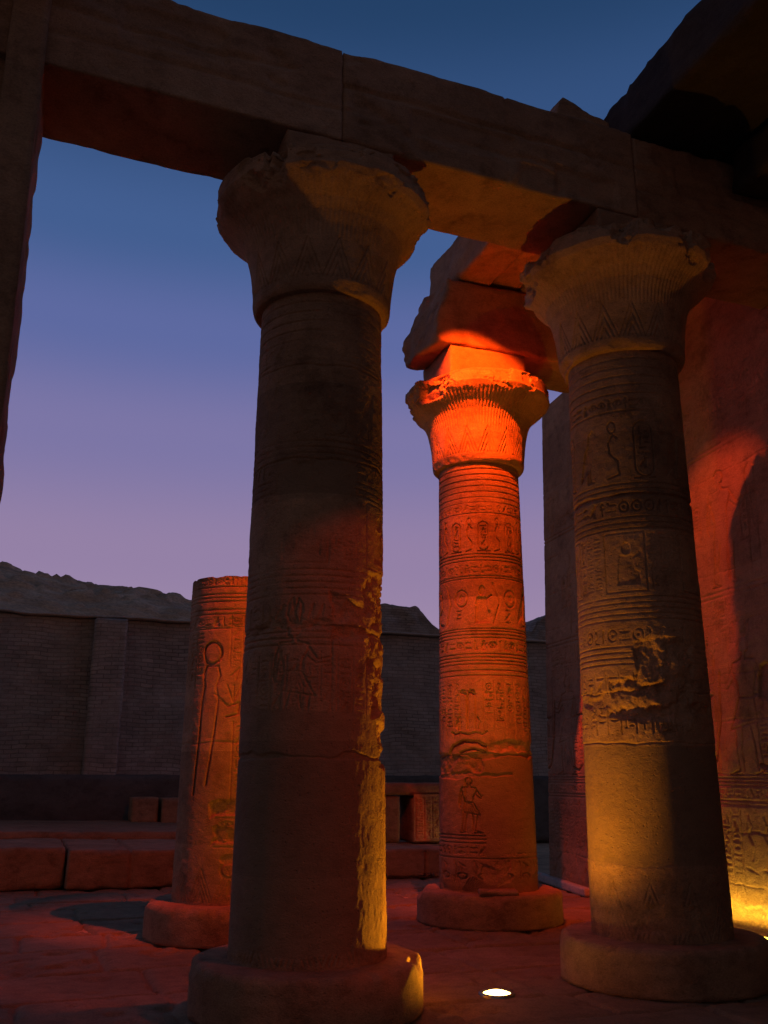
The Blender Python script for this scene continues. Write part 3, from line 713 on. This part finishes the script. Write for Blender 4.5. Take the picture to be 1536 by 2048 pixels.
block('roof_slab', (3.20, 3.62, .32, 3.86, 7.93, 8.55), SAND_BEAM, label='slightly higher roof slab in the middle, orange underneath, next to the outermost slab', cat='roof slab', group='roof slabs over the side aisle', res=.05, amp=.01, chip=.03, seed=29)
block('roof_slab', (3.64, 5.9, .32, 3.86, 7.885, 8.55), SAND_BEAM, label='widest roof slab behind the front beam, mostly hidden by the right column capital', cat='roof slab', group='roof slabs over the side aisle', res=.06, amp=.01, chip=.03, seed=30)
def ss_warp(P):
    P = P.copy(); k = sstep(4.0, 3.0, P[:, 0])
    n = fbm(np.stack([0*P[:, 0], P[:, 1]*.9, P[:, 2]*.0], 1), 83, 4)-.5
    P[:, 0] += k*n*.42*sstep(7.9, 8.4, P[:, 2])+k*.06*n
    P[:, 2] += k*n*.25*sstep(8.0, 8.4, P[:, 2])
    return P
block('roof_slab', (3.04, 6.2, -8.5, .20, 7.80, 8.40), SHADE_STONE, label='dark roof slab with an uneven edge running overhead at the upper right corner', cat='roof slab', res=.07, amp=.014, chip=.10, seed=26, warp=ss_warp)
block('stone_block', (4.12, 5.3, -1.3, -.56, 7.28, 7.77), SHADE_STONE, label='grey stone block wedged under the roof slab at the right picture edge', cat='stone block', res=.06, amp=.012, chip=.08, seed=27)
def rubble(P):
    P = P.copy(); u = (P[:, 0]-2.2)/.55
    P[:, 2] = 7.70+(P[:, 2]-7.70)*(1-.55*np.clip(u, 0, 1)**1.2)*(.35+.65*sstep(-.05, .12, u))
    return P
block('rubble_stone', (2.17, 2.80, -.45, -.05, 7.70, 8.02), SAND_BEAM, label='small broken stone lying on top of the front beam against the sky', cat='loose stone', res=.03, amp=.02, chip=.06, seed=28, warp=rubble)
# left pier
pier = empty('stone_pier', (-3.0, 0, 0), 'dark upright pier at the left picture edge with chipped side', 'pier')
def pier_warp(P):
    P = P.copy(); k = sstep(.3, .45, P[:, 0])
    n = noise3(np.stack([0*P[:, 0], P[:, 1]*3, P[:, 2]*2.1], 1), 91); n3 = noise3(np.stack([0*P[:, 0], P[:, 1]*5, P[:, 2]*6], 1), 92)
    P[:, 0] -= k*(sstep(.55, .75, n)*.05+n3*.022)
    return P
block('pillar', (-.62, .59, -.42, .47, 0, 7.6), SAND_WALL, pier, res=.05, amp=.008, chip=.05, seed=31, warp=pier_warp)
block('corner_strip', (.30, .575, -.56, -.425, 0, 7.5), SAND_WALL, pier, res=.05, amp=.006, chip=.03, seed=32)
block('cross_block', (-.62, .86, -.95, -.57, 7.62, 8.3), SAND_BEAM, pier, res=.06, amp=.008, chip=.05, seed=33)

# ------------------------------------------------------------------ the decorated wall on the right
def carved_wall():
    root = empty('temple_wall', (5.0, 0, 0), 'high carved temple wall at the right, yellow lit at its foot and red higher up', 'wall')
    y0, y1, H = -1.4, 6.58, 7.86
    S = Sheet(y1-y0, H, .0105); rnd = random.Random(44); W = S.W
    U = lambda y: y-y0
    # foot register: plants, then short columns of text
    for z in (1.30, 1.34, 1.50, 1.54, 1.58): S.hline(z, .022, .012)
    text_band(S, 1.375, 1.475, 0, W, rnd, .010)
    x = .05
    while x < W-.2:
        if rnd.random() < .3:
            S.stroke([(x+.1, .75), (x+.06, .9), (x+.14, 1.0), (x+.08, 1.1), (x+.13, 1.2)], .03, .014); S.stroke([(x+.02, .62), (x+.18, .66)], .022, .012); x += .27
        else:
            S.stroke([(x, .50), (x, 1.24)], .014, .010); text_column(S, x+.02, .52, 1.22, .135, rnd, .011); x += .175
    for k in range(60):
        x = rnd.random()*W; z = .12+rnd.random()*.4
        S.stroke([(x, z), (x+rnd.uniform(-.08, .08), z+rnd.uniform(.02, .12))], rnd.uniform(.01, .035), .012)
    # large figures: draped robes with deep outlines
    x = .5; i = 0
    while x < W-.4:
        h = 1.55
        figure(S, x, 1.62, h, rnd, .018, -1 if i % 2 else 1, True, i % 3)
        S.stroke([(x+.46, 2.75), (x+.50, 2.2), (x+.62, 1.78), (x+.78, 1.68), (x+.95, 1.72)], .035, .03)
        S.stroke([(x+.62, 2.5), (x+.95, 2.46)], .03, .02)
        for k in range(2): text_column(S, x+.62+k*.17, 1.75, 2.4, .12, rnd, .012)
        x += 1.12; i += 1
    for z in (3.62, 3.68): S.hline(z, .022, .012)
    x = .1
    while x < W-.2:
        S.stroke([(x, 3.0), (x, 3.6)], .012, .008); text_column(S, x+.02, 3.02, 3.58, .12, rnd, .010); x += .16
    x = .6; i = 1
    while x < W-.4:
        figure(S, x, 3.74, 1.45, rnd, .018, -1 if i % 2 else 1, i % 3 != 0, i % 3); 
        cartouche(S, x+.42, 4.3, .17, .5, rnd, .012); cartouche(S, x+.64, 4.2, .17, .5, rnd, .012); x += 1.18; i += 1
    for z in (5.40, 5.46): S.hline(z, .022, .012)
    x = .1
    while x < W-.2:
        S.stroke([(x, 5.5), (x, 6.2)], .012, .008); text_column(S, x+.02, 5.52, 6.18, .14, rnd, .010); x += .185
    P = wear(S, 47, .55, .46, .64, .007)
    for k, z in enumerate((.48, 1.02, 1.62, 2.2, 2.72, 3.3, 3.9, 4.5, 5.1, 5.7, 6.3)):
        joint(S, z, P, 60+k, .010, .008, .012)
        x = rnd.random()
        while x < W:
            zz_ = z; S2 = np.clip(1-np.abs(P[..., 0]-x)/.011, 0, 1)*((P[..., 1] > z) & (P[..., 1] < z+.56)); S.h -= (S2*.008).astype(np.float32); x += .8+rnd.random()*.8
    scar(S, P, U(.2), U(1.1), 2.4, 2.75, 71, .03); scar(S, P, U(1.9), U(3.0), .08, .35, 72, .02); scar(S, P, U(.4), U(1.6), .05, .3, 73, .02); scar(S, P, U(4.2), U(5), 2.9, 3.4, 74, .02)
    S.h += np.where(P[..., 1] < .5, (fbm(P*9., 75, 4)-.5)*.03*np.clip((.5-P[..., 1])/.3, 0, 1), 0).astype(np.float32)
    yy = y0+np.arange(S.ny*0+S.nx)*S.px; zz = np.arange(S.ny)*S.px
    far = np.linspace(-9.0, y0-.05, 40)
    ys = np.r_[far, yy]; h = np.hstack([np.zeros((S.ny, 40), np.float32), S.h])
    Yg, Zg = np.meshgrid(ys, zz)
    X = .12+.1*Yg+.030*Zg-h
    V = np.stack([X, Yg, Zg], -1).reshape(-1, 3); F = grid_faces(S.ny, len(ys))[:, ::-1]
    n = len(V)
    # far end and back of the wall
    ye = ys[-1]; k = S.ny
    jag = (fbm(np.stack([zz*2.2, 0*zz, 0*zz], 1), 79, 4)-.5)*.06
    V2 = np.stack([np.stack([X.reshape(S.ny, -1)[:, -1]+t*1.5, np.full(k, ye)+jag*(1 if t else 0), zz], 1) for t in (0, .25, .5, 1)], 1).reshape(-1, 3)
    F2 = grid_faces(k, 4, off=n)
    V3 = np.array([[-.78+.236, -9, 7.86], [X[-1, -1], ye, 7.86], [X[-1, -1]+1.5, ye, 7.86], [.8, -9, 7.86]])
    F3 = np.array([[0, 1, 2, 3]])+n+len(V2)
    mesh_obj('wall', np.vstack([V, V2, V3]), np.vstack([F, F2, F3]), SAND_WALL, root)
    return root
carved_wall()
# pale kerb lying along the foot of the wall
kd = math.atan2(6.98-5.20, 5.96-5.58)
kerb = mesh_obj('stone_kerb', *rough_box(-2.4, .9, -.06, .06, 0, .11, res=.03, amp=.003, chip=.012, seed=35), PALE, loc=(5.62, 6.0, .004), rz=kd)
kerb.location = (5.47+.42, 5.20+2.0, .004)
tag(kerb, 'narrow pale kerb on the ground along the foot of the right wall', 'kerb')
# fragment lying on the base of the lit column
fr = mesh_obj('stone_fragment', *rough_box(-.21, .21, -.10, .10, 0, .055, res=.02, amp=.008, chip=.03, seed=36), SAND, loc=(2.96, 2.78, HB+.004), rz=-.35)
tag(fr, 'flat broken stone piece lying on the round base of the lit column', 'loose stone')

# ------------------------------------------------------------------ low walls and the enclosure behind
def wob(seed, a=.04):
    def f(P):
        P = P.copy(); P[:, 1] += (fbm(np.stack([P[:, 0]*.7, 0*P[:, 0], P[:, 2]], 1), seed, 3)-.5)*a; P[:, 2] += (fbm(np.stack([P[:, 0]*.8, P[:, 1]*.8, 0*P[:, 0]], 1), seed+1, 3)-.5)*a*.8
        P[:, 2] -= .018*(P[:, 0]+1)*(P[:, 2] > .1)
        return P
    return f
block('low_wall', (-1.30, 6.3, 8.0, 10.6, 0, .54), SAND, label='low stone wall crossing the court behind the columns, reddish on top', cat='low wall', res=.04, amp=.018, chip=.06, seed=41, warp=wob(42), grooves=((0, -.42, .03, .05), (0, .62, .03, .05), (0, 1.9, .03, .05), (0, 3.1, .03, .05), (0, 4.3, .03, .05)))
block('low_wall', (-6.5, -1.32, 8.22, 10.6, 0, .56), SAND, label='set back end of the low stone wall at the left picture edge', cat='low wall', res=.05, amp=.02, chip=.07, seed=43, warp=wob(44))
block('stone_ledge', (-7, 6.3, 10.62, 15.3, 0, .66), SAND_WALL, label='second broad ledge of stone behind the low wall, dim purple on top', cat='ledge', res=.10, amp=.012, chip=.05, seed=45, warp=wob(46, .05))
block('stone_block', (.22, .78, 14.3, 14.95, .60, 1.14), SAND_WALL, label='squared stone block on the ledge, left one of the pair by the broken column', cat='stone block', group='blocks standing on the ledge', res=.05, amp=.01, chip=.05, seed=47)
block('stone_block', (.84, 1.75, 14.2, 14.95, .60, 1.12), SAND_WALL, label='wider stone block on the ledge, partly behind the broken column', cat='stone block', group='blocks standing on the ledge', res=.05, amp=.01, chip=.05, seed=48)
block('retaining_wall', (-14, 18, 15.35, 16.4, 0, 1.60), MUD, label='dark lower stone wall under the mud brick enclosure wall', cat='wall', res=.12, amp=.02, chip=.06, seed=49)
# carved door jamb standing on the low wall, lit yellow
jamb = empty('door_jamb', (4.62, 9.6, .45), 'carved door jamb lit yellow between the nearest and the lit column, with dark doorway', 'doorway')
def jamb_panel():
    S = Sheet(.95, 1.0, .012); rnd = random.Random(5)
    x = .04
    while x < .85:
        S.stroke([(x, .05), (x, .92)], .022, .014); text_column(S, x+.02, .06, .9, .12, rnd, .016); x += .16
    S.h += ((fbm(np.stack([*np.mgrid[0:S.ny, 0:S.nx]*.2, np.zeros((S.ny, S.nx))], -1), 3, 3)-.5)*.02).astype(np.float32)
    X, Z = np.meshgrid(np.arange(S.nx)*S.px, np.arange(S.ny)*S.px*.80)
    V = np.stack([X, -S.h, Z], -1).reshape(-1, 3); F = grid_faces(S.ny, S.nx)
    return V, F
V, F = jamb_panel(); mesh_obj('carved_face', V+np.array([-.02, -.36, .03]), F, SAND, jamb)
block('jamb_body', (-.02, .98, -.34, .4, 0, .80), SAND_WALL, jamb, res=.06, amp=.01, chip=.04, seed=51)
block('side_pier', (-1.1, -.26, -.30, .4, 0, .80), SAND_WALL, jamb, res=.06, amp=.01, chip=.04, seed=52)
block('lintel', (-1.1, 1.1, -.34, .4, .81, 1.02), SAND_WALL, jamb, res=.06, amp=.01, chip=.04, seed=53)
# broken relief block at the far side of the lit column
bb = empty('relief_block', (6.42, 10.2, .5), 'dark relief block with a pale broken top beside the lit column', 'stone block')
block('body', (-.28, .42, -.3, .3, 0, 1.55), SAND_WALL, bb, res=.05, amp=.015, chip=.06, seed=54)
block('broken_top', (-.25, .05, -.26, .2, 1.56, 1.74), PALE, bb, res=.04, amp=.02, chip=.07, seed=55)

# mud brick enclosure wall
enc = empty('brick_wall', (0, 16, 1.55), 'high mud brick enclosure wall across the background with one pilaster', 'wall')
def enc_wall():
    xs = np.arange(-16, 20.01, .08); zs = np.arange(-.1, 3.62, .06)
    X, Z = np.meshgrid(xs, zs)
    n = (fbm(np.stack([X*.8, Z*.8, 0*X], -1), 61, 4)-.5)*.16+(fbm(np.stack([X*5, Z*5, 0*X], -1), 62, 3)-.5)*.05
    top = (fbm(np.stack([X*.9, 0*X, 0*X], -1), 63, 4)-.5)*.10
    Zt = Z+top*sstep(3.0, 3.6, Z)
    V = np.stack([X, n+.03*Z, Zt], -1).reshape(-1, 3); F = grid_faces(len(zs), len(xs))
    k = len(V); ft = V[-len(xs):].copy(); bk = ft.copy(); bk[:, 1] = 1.2; bk2 = bk.copy(); bk2[:, 2] = -.1
    V = np.vstack([V, ft, bk, bk2]); F = np.vstack([F, grid_faces(3, len(xs), off=k)])
    return V, F
V, F = enc_wall(); mesh_obj('wall', V, F, BRICK, enc)
block('buttress', (-.76, -.02, -.42, .06, -.1, 3.58), BRICK, enc, res=.07, amp=.02, chip=.06, seed=64)
def cw(P):
    P = P.copy(); P[:, 2] += (fbm(np.stack([P[:, 0]*.9, 0*P[:, 0], 0*P[:, 0]], -1), 63, 4)-.5)*.10; return P
block('coping', (-16, 20, -.08, 1.1, 3.64, 3.70), PALE, enc, res=.12, amp=.008, chip=.03, seed=65, warp=cw)

# ruined mud brick masses beyond the wall
def ruin_warp(x0, x1, z0, steps, seed):
    def f(P):
        P = P.copy(); u = P[:, 0]
        h = np.interp(u, [s[0] for s in steps], [s[1] for s in steps])+(fbm(np.stack([u*2.4, P[:, 1]*1.5, 0*u], 1), seed, 4)-.5)*.22
        k = (P[:, 2]-z0)/(8.0-z0); P[:, 2] = z0+k*(h-z0)
        P[:, 1] += (fbm(P*1.3, seed+2, 4)-.5)*.5*(P[:, 2] > z0+.05)
        return P
    return f
block('brick_ruin', (7.6, 12.6, 25, 27, 3.5, 8.0), BRICK, label='crumbling mud brick ruin rising above the wall between the two tall columns', cat='ruin', res=.09, amp=.05, chip=.08, seed=66, warp=ruin_warp(7.6, 12.6, 3.5, [(7.6, 7.9), (9.0, 7.75), (9.9, 7.66), (10.6, 7.62), (11.25, 7.66), (11.5, 7.38), (11.75, 7.02), (12.2, 6.75), (12.6, 6.6)], 67))
block('brick_ruin', (15.6, 20, 25, 27, 3.5, 8.0), BRICK, label='rounded ruin lump above the wall beside the dark end of the right wall', cat='ruin', res=.09, amp=.10, chip=.2, seed=68, warp=ruin_warp(15.6, 20, 3.5, [(15.6, 6.95), (15.9, 7.05), (16.1, 7.0), (16.3, 7.45), (16.7, 7.62), (17.2, 7.8), (20, 7.9)], 69))

# ------------------------------------------------------------------ hill, ground, paving
def hill():
    xs = np.linspace(-70, 70, 420); ys = np.concatenate([np.linspace(30, 78, 260), np.linspace(79, 140, 40)])
    X, Y = np.meshgrid(xs, ys)
    ridge = np.interp(X, [-70, -20, -5, -1.5, 2.4, 6, 10.2, 16, 24, 40, 70], [20, 17.8, 16.9, 16.8, 16.3, 15.8, 15.2, 13.2, 9.5, 6.5, 4.5])
    k = np.where(Y < 70, sstep(28, 71, Y)*.45+.55*np.clip((Y-30)/40, 0, 1), 1-.4*np.clip((Y-70)/70, 0, 1))
    Z = ridge*k
    P = np.stack([X*.16, Y*.16, 0*X], -1)
    Z += (fbm(P, 81, 4)-.5)*1.5*np.clip((Y-30)/20, 0, 1)
    n = fbm(np.stack([X*1.1, Y*1.1, 0*X], -1), 83, 4); Z += sstep(.53, .66, n)*.55*np.clip((Y-34)/30, 0, 1)*fbm(np.stack([X*.3, Y*.3, 0*X], -1), 85, 2)
    n = fbm(np.stack([X*.35, Y*.9, 0*X], -1), 84, 4); Z += np.clip(n-.5, 0, 1)*1.0
    return np.stack([X, Y, Z], -1).reshape(-1, 3), grid_faces(len(ys), len(xs))
V, F = hill(); tag(mesh_obj('hill', V, F, HILL), kind='structure')
g = 900
gm = mesh_obj('ground', [(-g, -g, -.06), (g, -g, -.06), (g, g, -.06), (-g, g, -.06)], [(0, 1, 2, 3)], HILL, smooth=False); tag(gm, kind='structure')
def paving():
    r = .022; x0, x1, y0, y1 = -6.5, 6.6, -3.5, 10
    xs = np.arange(x0, x1, r); ys = np.arange(y0, y1, r); X, Y = np.meshgrid(xs, ys)
    wx = (fbm(np.stack([X*1.7, Y*1.7, 0*X], -1), 101, 4)-.5)*.14; wy = (fbm(np.stack([X*1.7, Y*1.7, 0*X+9], -1), 102, 4)-.5)*.14
    Xw, Yw = X+wx, Y+wy
    Z = np.zeros_like(X); rnd = random.Random(9); y = y0-.5
    while y < y1+.5:
        d = rnd.uniform(.65, 1.15); inr = (Yw >= y) & (Yw < y+d); x = x0-1.2*rnd.random(); ey = np.minimum(Yw-y, y+d-Yw)
        while x < x1+.5:
            L = rnd.uniform(.8, 1.7); mk = inr & (Xw >= x) & (Xw < x+L)
            if mk.any():
                e = np.minimum(ey, np.minimum(Xw-x, x+L-Xw))[mk]
                jd = rnd.uniform(.15, 1)
                Z[mk] = rnd.uniform(-.006, .006)+(X[mk]-x)*rnd.uniform(-.006, .006)+(Y[mk]-y)*rnd.uniform(-.006, .006)-np.clip(1-e/.042, 0, 1)*.050*jd-np.clip(1-e/.09, 0, 1)**2*.008
            x += L
        y += d
    P = np.stack([X, Y, 0*X], -1)
    Z += (fbm(P*1.6, 105, 5)-.5)*.022+(fbm(P*9., 106, 4)-.5)*.010
    pit = np.clip(fbm(P*3.1, 107, 4)-.60, 0, 1); Z -= pit*.22
    lx, ly = 1.49, -.05
    dd = np.hypot(X-lx, Y-ly); Z = np.where(dd < .30, Z*sstep(.13, .30, dd)-.004*(dd < .13), Z)
    return np.stack([X, Y, Z-.004], -1).reshape(-1, 3), grid_faces(len(ys), len(xs))
V, F = paving(); tag(mesh_obj('pavement', V, F, PAVE), kind='structure')

# ------------------------------------------------------------------ lamps
def spot(name, loc, target, watts, color, size, blend, parent=None, rad=.03):
    l = bpy.data.lights.new(name, 'SPOT'); l.energy = watts; l.color = color; l.spot_size = R(size); l.spot_blend = blend; l.shadow_soft_size = rad
    o = bpy.data.objects.new(name, l); col.objects.link(o)
    d = Vector(target)-Vector(loc); o.rotation_euler = d.to_track_quat('-Z', 'Y').to_euler()
    if parent: o.parent = parent; o.location = Vector(loc)-parent.location
    else: o.location = loc
    return o
AMBER = (1.0, .43, .014); RED = (1.0, .082, .003); YEL = (1.0, .66, .06)
def disc_mesh(r, z, n=48, dome=0):
    rings = 6; V = [(0, 0, z+dome)]; F = []
    for i in range(1, rings+1):
        q = i/rings
        for k in range(n):
            t = 2*PI*k/n; V.append((r*q*math.cos(t), r*q*math.sin(t), z+dome*(1-q*q)))
    for k in range(n): F.append((0, 1+k, 1+(k+1) % n))
    for i in range(rings-1):
        for k in range(n):
            a = 1+i*n; b = 1+(i+1)*n; F.append((a+k, b+k, b+(k+1) % n, a+(k+1) % n))
    return V, F
def ring_mesh(r0, r1, z0, z1, n=48):
    pr = np.array([r0, r0, r0+.004, r1-.006, r1, r1]); pz = np.array([z0, z1-.002, z1, z1, z1-.004, z0])
    th = np.linspace(0, 2*PI, n, endpoint=False); V, F = lathe_grid(pr, pz, th); return V, F
def ground_lamp(loc, watts, label, color=AMBER, size=150, target=None, es=14, up=0):
    root = empty('in_ground_lamp', loc, label, 'lamp', 'uplights set in the paving')
    V, F = ring_mesh(.105, .140, -.02, .014); mesh_obj('rim', V, F, STEEL, root)
    V, F = disc_mesh(.105, .006, dome=.024); mesh_obj('lens', V, F, emit_mat('lamp_lens', (1, .60, .13), es), root, smooth=True)
    L = Vector(loc)+Vector((0, 0, .05))
    spot('lamp_light', L, target or L+Vector((0, 0, 5)), watts, color, size, .5, root, .05)
    if up: spot('lamp_beam', L, L+Vector((-.4, .75, 6.4)), up, color, 27, .8, root, .05)
    return root
ground_lamp((1.49, -.05, 0), 200, 'round glowing uplight sunk in the paving between the two front columns', size=160, es=25, target=(1.49-.28, .0, 1.05))
ground_lamp((4.30, 2.6, 0), 5, 'uplight sunk in the paving behind the column beside the right wall', es=6, size=120, up=60)
ground_lamp((-3.3, 3.6, 0), 2.5, 'uplight sunk in the paving left of the broken column, outside the picture', color=(1, .62, .10), es=4)
def floodlight(loc, target, watts, label, size, blend, color=RED, rad=.03, spill=None):
    root = empty('floodlight', loc, label, 'lamp', 'red floodlights mounted on the ruin')
    d = (Vector(target)-Vector(loc)); rot = d.to_track_quat('-Z', 'Y').to_matrix()
    def tr(V, ox=0): return [tuple(rot@Vector(v)) for v in V]
    V, F = rough_box(-.12, .12, -.09, .09, .02, .12, res=.05, amp=0, chip=.01, seed=2); mesh_obj('housing', tr(V), F, DARK_METAL, root)
    V, F = rough_box(-.11, .11, -.08, .08, .004, .018, res=.08, amp=0, chip=0, seed=2); mesh_obj('glass', tr(V), F, emit_mat('flood_glass', RED, 3), root)
    V, F = rough_box(-.02, .02, -.03, .03, -.20, -.02, res=.03, amp=0, chip=0, seed=2); mesh_obj('bracket', V, F, DARK_METAL, root)
    spot('flood_light', Vector(loc)+d.normalized()*.03, target, watts, color, size, blend, root, rad)
    if spill: spot('flood_spill', Vector(loc)+d.normalized()*.03, target, spill, color, 165, .9, root, rad)
    return root
floodlight((1.35, .56, 8.28), (3.02, 2.9, 6.28), 7600, 'red floodlight on the rear edge of the front beam, aimed at the lit capital', 27.5, .6)
floodlight((1.75, .56, 8.25), (3.14, 2.9, 3.75), 4300, 'added red floodlight on the rear edge of the front beam, aimed down the lit shaft', 31, .8)  # added lamp, extends the capital's red light down the shaft
floodlight((1.12, .54, 7.25), (.9, 3.5, 1.8), 1000, 'wide red floodlight on the rear face of the front beam, aimed down at the court', 92, .55)
floodlight((1.98, .57, 7.86), (5.5, 1.8, 3.5), 1500, 'added red floodlight on the rear edge of the front beam, turned towards the right wall', 36, .6)  # added lamp, stands in for a wider flood reaching the wall
floodlight((.95, .56, 8.24), (.30, 3.2, 2.9), 4000, 'red floodlight on the rear edge of the front beam, turned towards the broken column', 28, .8)
floodlight((4.55, -6.4, 5.6), (.1, -.1, 1.7), 380, 'red floodlight high on the right wall behind the camera', 24, .3)
# yellow strip along the foot of the right wall
strip = empty('light_strip', (5.02, 1.0, 0), 'glowing yellow light strip on the ground at the foot of the right wall', 'lamp', rz=math.atan2(-.1, 1))
V, F = rough_box(-.05, .05, -.6, 1.5, .0, .05, res=.05, amp=0, chip=.004, seed=4); mesh_obj('channel', V, F, DARK_METAL, strip)
V, F = rough_box(.0, .03, -.6, 1.5, .051, .058, res=.05, amp=0, chip=0, seed=4); mesh_obj('diffuser', V, F, emit_mat('strip_glow', YEL, 9), strip)
al = bpy.data.lights.new('strip_light', 'AREA'); al.shape = 'RECTANGLE'; al.size = 2.1; al.size_y = .05; al.energy = 9; al.color = YEL; al.spread = R(95)
ao = bpy.data.objects.new('strip_light', al); col.objects.link(ao); ao.parent = strip; ao.location = (.03, .45, .075)
zax = -Vector((math.cos(R(50)), 0, math.sin(R(50)))); xax = Vector((0, 1, 0)); yax = zax.cross(xax)
ao.rotation_euler = Matrix((xax, yax, zax)).transposed().to_euler()
# small lamp grazing the carved jamb, standing behind the lit column
jl = empty('small_uplight', (5.75, 8.9, .46), 'small yellow uplight on the low wall behind the lit column', 'lamp')
V, F = ring_mesh(.02, .06, 0, .10, 24); mesh_obj('housing', V, F, DARK_METAL, jl)
V, F = disc_mesh(.05, .09, 24); mesh_obj('lens', V, F, emit_mat('small_lens', (1, .7, .2), 3), jl)
spot('lamp_light', (5.75, 8.9, .60), (5.0, 9.3, 1.1), 7, (1, .60, .14), 110, .8, jl, .02)
